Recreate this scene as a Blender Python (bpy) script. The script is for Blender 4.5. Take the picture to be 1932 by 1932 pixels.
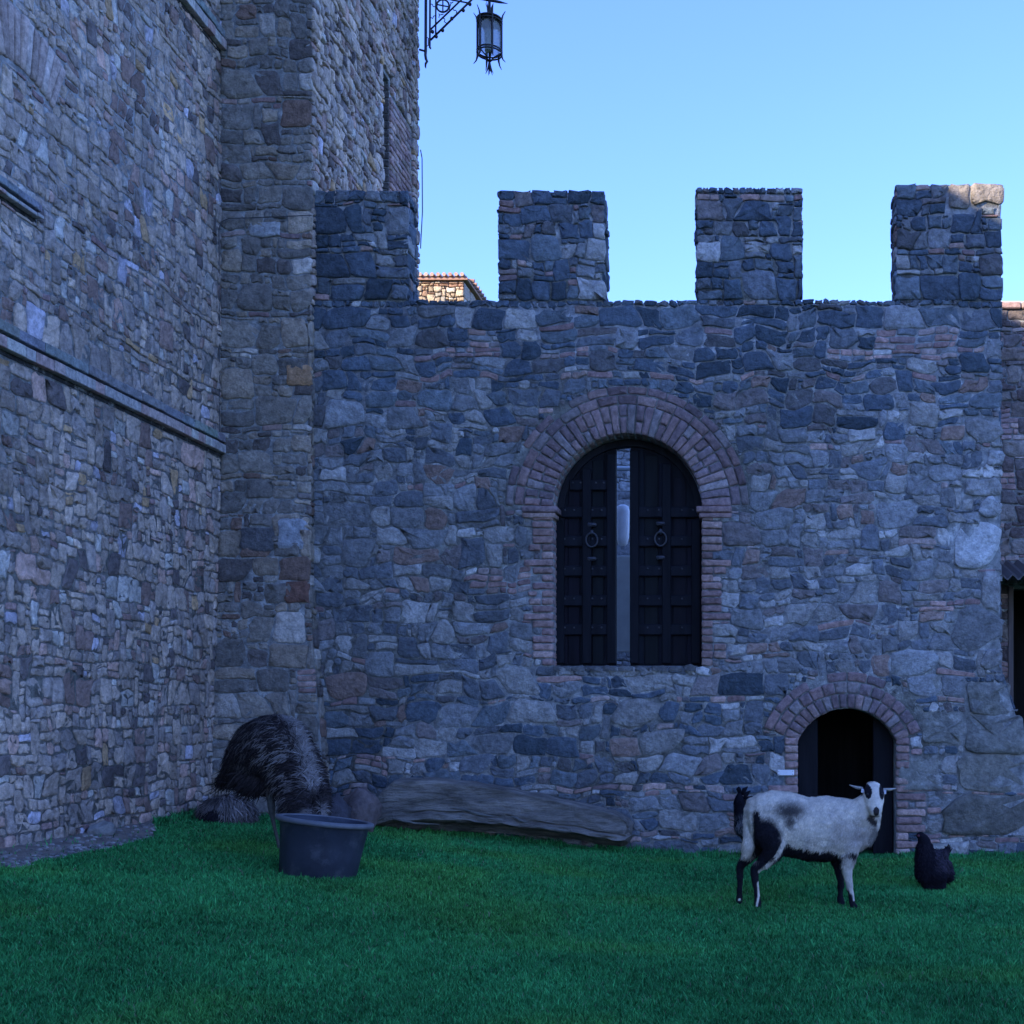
import bpy, math, random
import numpy as np
from mathutils import Vector, Matrix
from mathutils.geometry import tessellate_polygon

for o in list(bpy.data.objects):
    bpy.data.objects.remove(o, do_unlink=True)
S = bpy.context.scene
C = S.collection
R = math.radians
rnd = random.Random(7)

# ------------------------------------------------------------------ camera, light, exposure
CAMZ = 1.45
F = 2318.0          # focal length in units where the picture is 1932 wide
VX, VY = 1430.0, 1337.0
cam_d = bpy.data.cameras.new("camera")
cam = bpy.data.objects.new("camera", cam_d); C.objects.link(cam)
cam.location = (0, 0, CAMZ); cam.rotation_euler = (R(90), 0, 0)
cam_d.sensor_width = 36; cam_d.lens = 36 * F / 1932
cam_d.shift_x = (966 - VX) / 1932; cam_d.shift_y = (VY - 966) / 1932
cam_d.clip_start = 0.05; cam_d.clip_end = 3000
S.camera = cam
S.render.resolution_x = 1024; S.render.resolution_y = 1024

SUN_AZ, SUN_EL = R(45), math.atan(0.64 * math.sin(R(45)))
W = bpy.data.worlds.new("World"); S.world = W; W.use_nodes = True
wn = W.node_tree.nodes; wl = W.node_tree.links
bg = wn['Background']
sky = wn.new('ShaderNodeTexSky'); sky.sky_type = 'NISHITA'; sky.sun_disc = False
sky.sun_elevation = SUN_EL; sky.sun_rotation = R(225)
sky.air_density = 1.0; sky.dust_density = 0.3; sky.ozone_density = 3.0
tint = wn.new('ShaderNodeMix'); tint.data_type = 'RGBA'; tint.blend_type = 'MULTIPLY'
tint.inputs[0].default_value = 1.0
tint.inputs[7].default_value = (0.75, 0.89, 1.55, 1)
wl.new(sky.outputs[0], tint.inputs[6]); wl.new(tint.outputs[2], bg.inputs[0])
bg.inputs[1].default_value = 0.15
sd = bpy.data.lights.new("sun", 'SUN'); sd.energy = 4.0; sd.angle = R(0.5); sd.color = (1.0, 0.86, 0.68)
sun = bpy.data.objects.new("sun", sd); C.objects.link(sun); sun.location = (-30, -30, 30)
ldir = Vector((math.sin(SUN_AZ) * math.cos(SUN_EL), math.cos(SUN_AZ) * math.cos(SUN_EL), -math.sin(SUN_EL)))
sun.rotation_euler = ldir.to_track_quat('-Z', 'Y').to_euler()
S.view_settings.view_transform = 'Standard'; S.view_settings.look = 'None'
S.view_settings.gamma = 1.0; S.view_settings.exposure = 1.40

# ------------------------------------------------------------------ helpers
def tag(o, label=None, cat=None, group=None, kind=None):
    if label: o['label'] = label
    if cat: o['category'] = cat
    if group: o['group'] = group
    if kind: o['kind'] = kind
    return o

def empty(name, loc=(0, 0, 0), **k):
    o = bpy.data.objects.new(name, None); C.objects.link(o); o.location = loc
    o.empty_display_size = 0.2
    return tag(o, **k)

def link(name, me, mats, parent=None, smooth=False):
    for m in (mats if isinstance(mats, (list, tuple)) else [mats]):
        me.materials.append(m)
    if smooth:
        me.polygons.foreach_set('use_smooth', [True] * len(me.polygons))
    o = bpy.data.objects.new(name, me); C.objects.link(o)
    if parent is not None:
        o.parent = parent
        p = parent; off = Vector((0, 0, 0))
        while p is not None:
            off += p.location; p = p.parent
        o.location = -off           # meshes are written in world coordinates
    return o

class MB:
    """collects world-space geometry for one mesh; optional per-vertex colour"""
    def __init__(s): s.v = []; s.f = []; s.c = []; s.n = 0; s.mi = []
    def add(s, verts, faces, col=(0.5, 0.5, 0.5), mi=0):
        verts = np.asarray(verts, float).reshape(-1, 3)
        k = s.n; s.v.append(verts); s.n += len(verts)
        s.f.extend([tuple(int(i) + k for i in f) for f in faces])
        s.mi.extend([mi] * len(faces))
        col = np.asarray(col, float)
        if col.ndim == 1: col = np.tile(col, (len(verts), 1))
        s.c.append(col[:, :3])
    def box(s, x0, x1, y0, y1, z0, z1, col=(.5, .5, .5), mi=0):
        v = [(x, y, z) for z in (z0, z1) for (x, y) in ((x0, y0), (x1, y0), (x1, y1), (x0, y1))]
        f = [(3, 2, 1, 0), (4, 5, 6, 7), (0, 1, 5, 4), (1, 2, 6, 5), (2, 3, 7, 6), (3, 0, 4, 7)]
        s.add(v, f, col, mi)
    def bevbox(s, x0, x1, y0, y1, z0, z1, b=0.006, col=(.5, .5, .5), mi=0):
        vs = []; idx = {}
        for i, sx in enumerate((-1, 1)):
            for j, sy in enumerate((-1, 1)):
                for k, sz in enumerate((-1, 1)):
                    X = x0 if sx < 0 else x1; Y = y0 if sy < 0 else y1; Z = z0 if sz < 0 else z1
                    idx[(sx, sy, sz, 0)] = len(vs); vs.append((X, Y - sy * b, Z - sz * b))
                    idx[(sx, sy, sz, 1)] = len(vs); vs.append((X - sx * b, Y, Z - sz * b))
                    idx[(sx, sy, sz, 2)] = len(vs); vs.append((X - sx * b, Y - sy * b, Z))
        g = lambda a, b_, c, t: idx[(a, b_, c, t)]
        f = []
        for sx in (-1, 1): f.append([g(sx, -1, -1, 0), g(sx, 1, -1, 0), g(sx, 1, 1, 0), g(sx, -1, 1, 0)][::sx])
        for sy in (-1, 1): f.append([g(-1, sy, -1, 1), g(-1, sy, 1, 1), g(1, sy, 1, 1), g(1, sy, -1, 1)][::sy])
        for sz in (-1, 1): f.append([g(-1, -1, sz, 2), g(1, -1, sz, 2), g(1, 1, sz, 2), g(-1, 1, sz, 2)][::sz])
        for a in (-1, 1):
            for c in (-1, 1):
                f.append([g(a, c, -1, 0), g(a, c, 1, 0), g(a, c, 1, 1), g(a, c, -1, 1)])
                f.append([g(a, -1, c, 0), g(a, 1, c, 0), g(a, 1, c, 2), g(a, -1, c, 2)])
                f.append([g(-1, a, c, 1), g(1, a, c, 1), g(1, a, c, 2), g(-1, a, c, 2)])
                for d in (-1, 1): f.append([g(a, c, d, 0), g(a, c, d, 1), g(a, c, d, 2)])
        s.add(vs, f, col, mi)
    def tube(s, pts, rad, seg=8, col=(.5, .5, .5), cap=True, closed=False, mi=0):
        pts = [Vector(p) for p in pts]; n = len(pts)
        if not hasattr(rad, '__len__'): rad = [rad] * n
        vs = []; prev = None
        for i, p in enumerate(pts):
            a = pts[(i - 1) % n] if (closed or i > 0) else p
            b = pts[(i + 1) % n] if (closed or i < n - 1) else p
            t = (b - a).normalized()
            if prev is None:
                q = Vector((0, 0, 1)) if abs(t.z) < 0.9 else Vector((1, 0, 0))
                u = t.cross(q).normalized()
            else:
                u = (prev - t * prev.dot(t)).normalized()
            prev = u; w = t.cross(u)
            for k in range(seg):
                an = 2 * math.pi * k / seg
                vs.append(p + (u * math.cos(an) + w * math.sin(an)) * rad[i])
        f = []
        m = n if closed else n - 1
        for i in range(m):
            j = (i + 1) % n
            for k in range(seg):
                l = (k + 1) % seg
                f.append((i * seg + k, i * seg + l, j * seg + l, j * seg + k))
        if cap and not closed:
            f.append(tuple(range(seg))[::-1]); f.append(tuple((n - 1) * seg + k for k in range(seg)))
        s.add([tuple(v) for v in vs], f, col, mi)
    def loft(s, st, seg=20, col=(.5, .5, .5)):
        """st: list of (centre(x,y,z), ra, rb, axis_a, axis_b) closed rings"""
        vs = []
        for (c, ra, rb, A, B) in st:
            c = Vector(c); A = Vector(A).normalized(); B = Vector(B).normalized()
            for k in range(seg):
                an = 2 * math.pi * k / seg
                vs.append(tuple(c + A * ra * math.cos(an) + B * rb * math.sin(an)))
        n = len(st); f = []
        for i in range(n - 1):
            for k in range(seg):
                l = (k + 1) % seg
                f.append((i * seg + k, i * seg + l, (i + 1) * seg + l, (i + 1) * seg + k))
        f.append(tuple(range(seg))[::-1]); f.append(tuple((n - 1) * seg + k for k in range(seg)))
        s.add(vs, f, col)
    def sphere(s, c, r, seg=12, rings=8, col=(.5, .5, .5), mi=0):
        if not hasattr(r, '__len__'): r = (r, r, r)
        vs = [(c[0], c[1], c[2] + r[2])]
        for i in range(1, rings):
            ph = math.pi * i / rings
            for k in range(seg):
                th = 2 * math.pi * k / seg
                vs.append((c[0] + r[0] * math.sin(ph) * math.cos(th), c[1] + r[1] * math.sin(ph) * math.sin(th), c[2] + r[2] * math.cos(ph)))
        vs.append((c[0], c[1], c[2] - r[2])); f = []
        for k in range(seg):
            l = (k + 1) % seg
            f.append((0, 1 + k, 1 + l))
            for i in range(rings - 2):
                a = 1 + i * seg
                f.append((a + k, a + seg + k, a + seg + l, a + l))
            a = 1 + (rings - 2) * seg
            f.append((a + k, len(vs) - 1, a + l))
        s.add(vs, f, col, mi)
    def mesh(s, name):
        me = bpy.data.meshes.new(name)
        V = np.concatenate(s.v); me.from_pydata(V.tolist(), [], s.f)
        at = me.color_attributes.new('Col', 'FLOAT_COLOR', 'POINT')
        cc = np.ones((len(V), 4), np.float32); cc[:, :3] = np.concatenate(s.c)
        at.data.foreach_set('color', cc.ravel())
        me.polygons.foreach_set('material_index', s.mi)
        me.update()
        return me
    def build(s, name, mats, parent=None, smooth=False):
        return link(name, s.mesh(name), mats, parent, smooth)

def h3(ix, iy, iz, seed=0):
    n = (ix.astype(np.int64) * 374761393 + iy.astype(np.int64) * 668265263 + iz.astype(np.int64) * 2147483647 + seed * 974711) & 0x7fffffff
    n = ((n ^ (n >> 13)) * 1274126177) & 0x7fffffff
    n = (n ^ (n >> 16)) & 0xffff
    return n / 65535.0

def noise(x, y, z=0.0, seed=0):
    """value noise, -1..1"""
    x = np.asarray(x, float); y = np.asarray(y, float); z = np.zeros_like(x) + z
    ix, iy, iz = np.floor(x), np.floor(y), np.floor(z)
    fx, fy, fz = x - ix, y - iy, z - iz
    fx, fy, fz = [t * t * (3 - 2 * t) for t in (fx, fy, fz)]
    r = 0
    for a in (0, 1):
        for b in (0, 1):
            for c in (0, 1):
                w = (fx if a else 1 - fx) * (fy if b else 1 - fy) * (fz if c else 1 - fz)
                r = r + w * h3(ix + a, iy + b, iz + c, seed)
    return r * 2 - 1

def sstep(a, b, x):
    t = np.clip((np.asarray(x, float) - a) / (b - a), 0, 1)
    return t * t * (3 - 2 * t)

# ------------------------------------------------------------------ materials
def nmat(name):
    m = bpy.data.materials.new(name); m.use_nodes = True
    return m, m.node_tree.nodes, m.node_tree.links, m.node_tree.nodes['Principled BSDF']

def attr_mat(name, rough=0.9, var=0.35, scale=6.0, bump=0.5, bscale=40.0, fine=220.0, spec=0.25, blotch=None, bdist=0.01, stretch=None, grime=None):
    """base colour from the vertex colour, broken up by object-space noise, with a noise bump"""
    m, n, l, p = nmat(name)
    a = n.new('ShaderNodeAttribute'); a.attribute_name = 'Col'
    tc = n.new('ShaderNodeTexCoord'); src = tc.outputs['Object']
    if stretch:
        mp = n.new('ShaderNodeMapping'); mp.inputs['Scale'].default_value = stretch
        l.new(src, mp.inputs[0]); src = mp.outputs[0]
    t = n.new('ShaderNodeTexNoise'); t.inputs['Scale'].default_value = scale; t.inputs['Detail'].default_value = 6; t.inputs['Roughness'].default_value = 0.65
    l.new(src, t.inputs['Vector'])
    mr = n.new('ShaderNodeMapRange'); mr.inputs[1].default_value = 0.3; mr.inputs[2].default_value = 0.7
    mr.inputs[3].default_value = 1 - var; mr.inputs[4].default_value = 1 + var
    l.new(t.outputs[0], mr.inputs[0])
    vm = n.new('ShaderNodeVectorMath'); vm.operation = 'SCALE'
    l.new(a.outputs['Color'], vm.inputs[0]); l.new(mr.outputs[0], vm.inputs['Scale'])
    out = vm.outputs[0]
    if blotch:
        t2 = n.new('ShaderNodeTexNoise'); t2.inputs['Scale'].default_value = blotch[0]; t2.inputs['Detail'].default_value = 8; t2.inputs['Roughness'].default_value = 0.7
        l.new(src, t2.inputs['Vector'])
        m2 = n.new('ShaderNodeMapRange'); m2.inputs[1].default_value = blotch[1]; m2.inputs[2].default_value = blotch[1] + 0.12
        m2.inputs[4].default_value = blotch[3]
        l.new(t2.outputs[0], m2.inputs[0])
        mx = n.new('ShaderNodeMix'); mx.data_type = 'RGBA'; mx.inputs[7].default_value = (*blotch[2], 1)
        l.new(m2.outputs[0], mx.inputs[0]); l.new(out, mx.inputs[6]); out = mx.outputs[2]
    if grime:
        t3 = n.new('ShaderNodeTexNoise'); t3.inputs['Scale'].default_value = grime[0]; t3.inputs['Detail'].default_value = 10; t3.inputs['Roughness'].default_value = 0.75
        l.new(src, t3.inputs['Vector'])
        m3 = n.new('ShaderNodeMapRange'); m3.inputs[1].default_value = 0.36; m3.inputs[2].default_value = 0.62
        m3.inputs[3].default_value = grime[1]; m3.inputs[4].default_value = 1.12
        l.new(t3.outputs[0], m3.inputs[0])
        v3 = n.new('ShaderNodeVectorMath'); v3.operation = 'SCALE'
        l.new(out, v3.inputs[0]); l.new(m3.outputs[0], v3.inputs['Scale']); out = v3.outputs[0]
    l.new(out, p.inputs['Base Color'])
    p.inputs['Roughness'].default_value = rough; p.inputs['Specular IOR Level'].default_value = spec
    b1 = n.new('ShaderNodeTexNoise'); b1.inputs['Scale'].default_value = bscale; b1.inputs['Detail'].default_value = 8; b1.inputs['Roughness'].default_value = 0.65
    l.new(src, b1.inputs['Vector'])
    bp = n.new('ShaderNodeBump'); bp.inputs['Strength'].default_value = bump; bp.inputs['Distance'].default_value = bdist
    l.new(b1.outputs[0], bp.inputs['Height']); l.new(bp.outputs[0], p.inputs['Normal'])
    return m

M = {}
M['stone'] = attr_mat('rubble_stone', var=0.28, scale=9, bump=1.0, bscale=26, bdist=0.035, blotch=(30, 0.64, (0.50, 0.50, 0.47), 0.45), grime=(17, 0.60))
M['mortar'] = attr_mat('lime_mortar', var=0.45, scale=9, bump=1.0, bscale=45, bdist=0.02, blotch=(6, 0.56, (0.62, 0.61, 0.57), 0.8), grime=(12, 0.55))
M['brick'] = attr_mat('old_brick', var=0.32, scale=18, bump=0.8, bscale=55, bdist=0.012, blotch=(30, 0.62, (0.46, 0.43, 0.40), 0.5), grime=(22, 0.6))
M['farwall'] = attr_mat('plain_masonry', var=0.4, scale=3, bump=1.0, bscale=9, bdist=0.05)
M['wood'] = attr_mat('dark_oak', rough=0.65, var=0.45, scale=14, bump=0.6, bscale=30, bdist=0.006, stretch=(1, 1, 0.08), spec=0.12)
M['log'] = attr_mat('weathered_timber', rough=0.9, var=0.35, scale=9, bump=1.0, bscale=16, bdist=0.05, stretch=(0.30, 1, 1.5), grime=(10, 0.45))
M['iron'] = attr_mat('wrought_iron', rough=0.5, var=0.3, scale=30, bump=0.2, bscale=60, bdist=0.002, spec=0.4)
M['plastic'] = attr_mat('black_rubber_tub', rough=0.55, var=0.30, scale=5, bump=0.15, bscale=18, bdist=0.004, spec=0.3, blotch=(7, 0.52, (0.10, 0.105, 0.12), 0.55))
M['fleece'] = attr_mat('fleece', rough=1.0, var=0.16, scale=20, bump=0.8, bscale=60, bdist=0.01, spec=0.08)
M['feather'] = attr_mat('feather', rough=0.9, var=0.3, scale=60, bump=0.2, bscale=90, bdist=0.003, spec=0.06)
M['skin'] = attr_mat('bird_skin', rough=0.7, var=0.3, scale=60, bump=0.5, bscale=120, bdist=0.003)
M['rock'] = attr_mat('field_rock', var=0.4, scale=9, bump=1.0, bscale=18, bdist=0.03, blotch=(14, 0.6, (0.16, 0.16, 0.14), 0.5))
M['paint'] = attr_mat('painted_metal', rough=0.5, var=0.1, scale=6, bump=0.1, bscale=30, bdist=0.002, spec=0.4)
M['tile'] = attr_mat('clay_tile', var=0.3, scale=4, bump=0.6, bscale=20, bdist=0.02)

m, n, l, p = nmat('turf_soil')
tc = n.new('ShaderNodeTexCoord')
t = n.new('ShaderNodeTexNoise'); t.inputs['Scale'].default_value = 2.2; t.inputs['Detail'].default_value = 8
l.new(tc.outputs['Object'], t.inputs['Vector'])
cr = n.new('ShaderNodeValToRGB'); cr.color_ramp.elements[0].position = 0.35; cr.color_ramp.elements[1].position = 0.7
cr.color_ramp.elements[0].color = (0.008, 0.055, 0.016, 1); cr.color_ramp.elements[1].color = (0.016, 0.075, 0.022, 1)
l.new(t.outputs[0], cr.inputs[0]); l.new(cr.outputs[0], p.inputs['Base Color'])
p.inputs['Roughness'].default_value = 1; p.inputs['Specular IOR Level'].default_value = 0.1
M['turf'] = m

m, n, l, p = nmat('grass_blade')
a = n.new('ShaderNodeAttribute'); a.attribute_name = 'Col'
l.new(a.outputs['Color'], p.inputs['Base Color'])
p.inputs['Roughness'].default_value = 0.7; p.inputs['Specular IOR Level'].default_value = 0.15
M['grass'] = m

m, n, l, p = nmat('lantern_glass')
p.inputs['Base Color'].default_value = (0.50, 0.54, 0.55, 1); p.inputs['Roughness'].default_value = 0.25
p.inputs['Transmission Weight'].default_value = 0.6; p.inputs['IOR'].default_value = 1.1
M['glass'] = m

# ------------------------------------------------------------------ stone laying
def pack(u0, u1, v0, v1, inside, sizes, seed, cell=0.03, pre=None, brick=0.0, bsizes=((5, 2), (7, 2), (8, 2), (6, 2)), bscale=0.9, rows=(4, 5, 6, 6, 7), thin=0.20, asp=(0.9, 2.2)):
    """lay a region in uneven courses on a fine grid; returns (N,7): u,v,w,h,type,slantL,slantR and the weight grid"""
    rg = random.Random(seed)
    nu = int(round((u1 - u0) / cell)); nv = int(round((v1 - v0) / cell))
    cu = u0 + (np.arange(nu) + 0.5) * cell; cv = v0 + (np.arange(nv) + 0.5) * cell
    UU, VV = np.meshgrid(cu, cv)
    free = inside(UU, VV) if inside else np.ones_like(UU, bool)
    free = np.array(free)
    if pre:
        for (a, b, c, d) in pre:      # u0,u1,v0,v1 already taken
            free &= ~((UU > a) & (UU < b) & (VV > c) & (VV < d))
    wgt = free.astype(float) * 0; cur = free.copy()
    for k in range(5):
        wgt += cur * 0.2
        nx = cur.copy()
        nx[1:] &= cur[:-1]; nx[:-1] &= cur[1:]; nx[:, 1:] &= cur[:, :-1]; nx[:, :-1] &= cur[:, 1:]
        nx[0] = nx[-1] = False; nx[:, 0] = nx[:, -1] = False
        cur = nx
    bn = noise(UU / bscale, VV / (bscale * 0.30), seed=seed + 5)
    out = []
    def put(i, j, w, h, ty, sl=0.0, sr=0.0):
        free[j:j + h, i:i + w] = False
        out.append((u0 + (i + w / 2) * cell, v0 + (j + h / 2) * cell, w * cell, h * cell, ty, sl, sr))
    # 1: courses; the course lines step up and down along the wall
    j = 0
    while j < nv:
        isthin = rg.random() < thin
        bh = 2 if isthin else rg.choice(rows)
        bh = min(bh, nv - j)
        if nv - j - bh < 2: bh = nv - j
        i = 0; sl = 0.0
        while i < nu:
            if not free[j:j + bh, i].all():
                i += 1; sl = 0.0; continue
            run = 0
            while i + run < nu and run < 40 and free[j:j + bh, i + run].all(): run += 1
            w = max(2, int(round(bh * rg.uniform(*asp)))) if not isthin else rg.randint(3, 8)
            if run - w < 2: w = run
            if w < 2:
                i += 1; sl = 0.0; continue
            if w > 3.2 * bh and bh > 2: w = w // 2
            last = (w == run)
            sr = 0.0 if last else rg.gauss(0, .34) * min(bh, w) * cell
            bb = bn[j, min(i + w // 2, nu - 1)]
            isb = brick > 0 and bb > 1 - 2.2 * brick
            if isthin:
                put(i, j, w, bh, 1 if (isb or rg.random() < (.25 + brick)) else 0, sl * .3, sr * .3)
            elif isb and bh >= 4 and rg.random() < .8:
                k = 0
                while k < bh:
                    h = 2 if bh - k >= 4 or bh - k == 2 else bh - k
                    x = 0
                    while x < w:
                        ww = min(rg.randint(4, 8), w - x)
                        if w - x - ww < 2: ww = w - x
                        put(i + x, j + k, ww, h, 1 if h == 2 else 0); x += ww
                    k += h
                sr = 0.0
            elif bh >= 5 and rg.random() < .34:
                h1 = rg.randint(2, bh - 2)
                for (jj, hh_) in ((j, h1), (j + h1, bh - h1)):
                    if w >= 6 and rg.random() < .5:
                        w1 = rg.randint(2, w - 2); m_ = rg.gauss(0, .2) * hh_ * cell
                        put(i, jj, w1, hh_, 0, 0, m_); put(i + w1, jj, w - w1, hh_, 0, m_, 0)
                    else: put(i, jj, w, hh_, 1 if (hh_ == 2 and rg.random() < .45) else 0, 0, 0)
                sr = 0.0
            else:
                # now and then a stone rises into the next course
                up = rg.choice((1, 2)) if (rg.random() < .30 and j + bh + 2 < nv and free[j + bh:j + bh + 2, i:i + w].all()) else 0
                put(i, j, w, bh + up, 0, sl, sr)
            if sr == 0.0 or True: sl = sr
            i += w
        j += bh
    # 2: fill what is left with small pieces
    for j in range(nv):
        i = 0
        while i < nu:
            if not free[j, i]:
                i += 1; continue
            w = rg.choice((2, 3, 4, 5, 6)); k = 0
            while k < w and i + k < nu and free[j, i + k]: k += 1
            w = k
            hmax = max(1, min(4, int(w * 1.3))); hh = 1
            while hh < hmax and j + hh < nv and free[j + hh, i:i + w].all(): hh += 1
            put(i, j, w, hh, 1 if (hh <= 2 and w >= 3 and rg.random() < .5) else 0)
            if w * hh <= 1: out.pop()
            i += w
    return np.array(out, float), (u0, v0, cell, wgt)

PAL = {
 'main': [((0.306, 0.309, 0.304), 5), ((0.194, 0.210, 0.225), 4), ((0.408, 0.389, 0.353), 3), ((0.551, 0.529, 0.491), 1.2), ((0.255, 0.221, 0.206), 1.5), ((0.348, 0.250, 0.206), .8)],
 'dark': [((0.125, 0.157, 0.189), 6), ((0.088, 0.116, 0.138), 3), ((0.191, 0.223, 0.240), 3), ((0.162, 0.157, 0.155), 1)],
 'left': [((0.679, 0.619, 0.660), .35), ((0.576, 0.458, 0.366), 5), ((0.472, 0.390, 0.332), 4), ((0.668, 0.521, 0.400), 2.5), ((0.679, 0.619, 0.537), .8), ((0.380, 0.260, 0.212), 1.0), ((0.218, 0.178, 0.162), .9), ((0.645, 0.424, 0.238), .35), ((0.679, 0.453, 0.358), .8)],
 'tower': [((0.377, 0.329, 0.267), 5), ((0.288, 0.259, 0.222), 4), ((0.475, 0.388, 0.294), 3), ((0.200, 0.170, 0.151), 1.5), ((0.298, 0.199, 0.151), .9), ((0.641, 0.568, 0.481), .5)],
 'far': [((0.500, 0.362, 0.213), 5), ((0.575, 0.425, 0.263), 4), ((0.413, 0.250, 0.150), 2), ((0.600, 0.500, 0.350), 2)],
}
BR = [(.40, .26, .225), (.45, .29, .245), (.34, .22, .20), (.49, .34, .285), (.30, .21, .20), (.41, .32, .285)]
BRA = [(.27, .185, .175), (.31, .205, .185), (.24, .17, .165), (.34, .235, .21), (.22, .165, .165), (.30, .25, .235)]

def pick(pal, r):
    tot = sum(w for _, w in pal); x = r.random() * tot
    for c, w in pal:
        x -= w
        if x <= 0: return c
    return pal[0][0]

def stones(mb, rects, P, seed, colfn, wg=None, warp=0.03, joint=0.010, H=(0.010, 0.026), cut=(0.06, 0.30), rough=0.0045, tilt=0.03, mi_brick=1, wmin=0.25):
    """lay rounded irregular stones given as rectangles; P maps (u,v,h)->xyz arrays"""
    rg = np.random.RandomState(seed); N = len(rects)
    if N == 0: return
    u, v, w, h, ty = rects[:, 0], rects[:, 1], rects[:, 2], rects[:, 3], rects[:, 4]
    jn = joint * rg.uniform(0.55, 1.25, N)
    hw = np.maximum(w / 2 - jn / 2, 0.006); hh = np.maximum(h / 2 - jn / 2, 0.006)
    br = ty > 0.5
    pts = np.zeros((N, 16, 2))
    sg = [(1, 1), (-1, 1), (-1, -1), (1, -1)]
    cuts = []
    mn = np.minimum(hw, hh)
    for k in range(4):
        c = rg.uniform(cut[0], cut[1], N) ** 1.0
        big = rg.rand(N) < 0.22
        c = np.where(big, c * 1.7, c)
        cx = np.where(br, 0.008 + 0.01 * rg.rand(N), np.minimum(c * 1.2 * hw * rg.uniform(.7, 1.2, N), hw * .9))
        cy = np.where(br, 0.006 + 0.008 * rg.rand(N), np.minimum(c * 1.3 * hh * rg.uniform(.7, 1.2, N), hh * .9))
        cx = np.minimum(cx, hw * .95); cy = np.minimum(cy, hh * .95)
        cuts.append((cx, cy))
    for k, (sx, sy) in enumerate(sg):
        cx, cy = cuts[k]; q = rg.uniform(0.30, 0.5, N)
        A = np.stack([sx * hw, sy * (hh - cy)], 1); B = np.stack([sx * (hw - cx * q), sy * (hh - cy * q)], 1); D = np.stack([sx * (hw - cx), sy * hh], 1)
        tri = [A, B, D] if k % 2 == 0 else [D, B, A]
        for t in range(3): pts[:, k * 4 + t] = tri[t]
    for k in range(4):
        a = pts[:, k * 4 + 2]; b = pts[:, (k * 4 + 4) % 16]
        t = rg.uniform(.35, .65, (N, 1)); mid = a * (1 - t) + b * t
        mag = np.where(br, 0.0015, 0.007)[:, None]
        mid = mid + rg.normal(0, 1, (N, 2)) * mag
        pts[:, k * 4 + 3] = mid
    jit = np.where(br, 0.0015, 0.005)[:, None, None]
    pts += rg.normal(0, 1, pts.shape) * jit * np.minimum(1, mn / 0.05)[:, None, None]
    if rects.shape[1] > 6:
        yy = pts[:, :, 1] / np.maximum(h, .01)[:, None]; xx = pts[:, :, 0] / np.maximum(w, .01)[:, None] + .5
        pts[:, :, 0] += yy * (rects[:, 5:6] * (1 - xx) + rects[:, 6:7] * xx)
    Hs = rg.uniform(H[0], H[1], N)
    Hs = np.where(br, Hs * 0.8, Hs)
    rings = []
    dist = np.linalg.norm(pts, axis=2)
    e = np.minimum(0.008, mn * 0.25)[:, None]
    sc = [np.ones_like(dist), 1 - 0.15 * e / dist, 1 - e / dist, np.full_like(dist, 0.62)]
    hs = [np.full_like(dist, -0.012), np.repeat(Hs[:, None] * .45, 16, 1), np.repeat(Hs[:, None] * .92, 16, 1), np.repeat(Hs[:, None] * 1.08, 16, 1)]
    rr = rough * np.minimum(1.2, mn / 0.06)[:, None]
    hs[2] = hs[2] + rg.normal(0, 1, dist.shape) * rr * .6
    hs[3] = hs[3] + rg.normal(0, 1, dist.shape) * rr
    tu = rg.normal(0, tilt, (N, 1)); tv = rg.normal(0, tilt, (N, 1))
    U = []; V = []; Hh = []
    for k in range(4):
        q = pts * sc[k][:, :, None]
        U.append(q[:, :, 0]); V.append(q[:, :, 1])
        Hh.append(hs[k] + (tu * q[:, :, 0] + tv * q[:, :, 1] if k else 0))
    U.append(np.zeros((N, 1))); V.append(np.zeros((N, 1))); Hh.append((Hs * 1.1)[:, None] + rg.normal(0, 1, (N, 1)) * rr)
    U = np.concatenate(U, 1) + u[:, None]; V = np.concatenate(V, 1) + v[:, None]; Hh = np.concatenate(Hh, 1)
    if warp > 0:
        wt = 1.0
        if wg is not None:
            a0, b0, cell, G = wg
            ii = np.clip(((U - a0) / cell).astype(int), 0, G.shape[1] - 1); jj = np.clip(((V - b0) / cell).astype(int), 0, G.shape[0] - 1)
            wt = np.maximum(G[jj, ii], wmin)
        du = noise(U / .32, V / .26, seed=seed + 1) * warp + noise(U / .11, V / .11, seed=seed + 3) * warp * .3
        dv = noise(U / .30, V / .28, seed=seed + 2) * warp + noise(U / .10, V / .12, seed=seed + 4) * warp * .3
        U = U + du * wt; V = V + dv * wt
    XYZ = np.stack(P(U, V, Hh), 2).reshape(-1, 3)
    cols = np.array([colfn(u[i], v[i], w[i], h[i], bool(br[i])) for i in range(N)])
    cols = cols * rg.uniform(.80, 1.20, (N, 1)) * (1 + .22 * noise(u / .55, v / 1.6, seed=seed + 60) + .12 * noise(u / .2, v / .9, seed=seed + 61))[:, None]
    pv = 65
    colv = np.repeat(cols, pv, 0)
    base = (np.arange(N) * pv)[:, None]
    k = np.arange(16); k2 = (k + 1) % 16
    f = []
    for r_ in range(3):
        f.append(np.stack([r_ * 16 + k, r_ * 16 + k2, (r_ + 1) * 16 + k2, (r_ + 1) * 16 + k], 1))
    quads = (np.concatenate(f)[None] + base[:, :, None]).reshape(-1, 4)
    tris = (np.stack([48 + k, 48 + k2, np.full(16, 64)], 1)[None] + base[:, :, None]).reshape(-1, 3)
    fi = np.where(br, mi_brick, 0)
    mb.v.append(XYZ); mb.c.append(colv[:, :3])
    o = mb.n; mb.n += len(XYZ)
    mb.f.extend(map(tuple, (quads + o).tolist())); mb.mi.extend(np.repeat(fi, 48).tolist())
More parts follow.
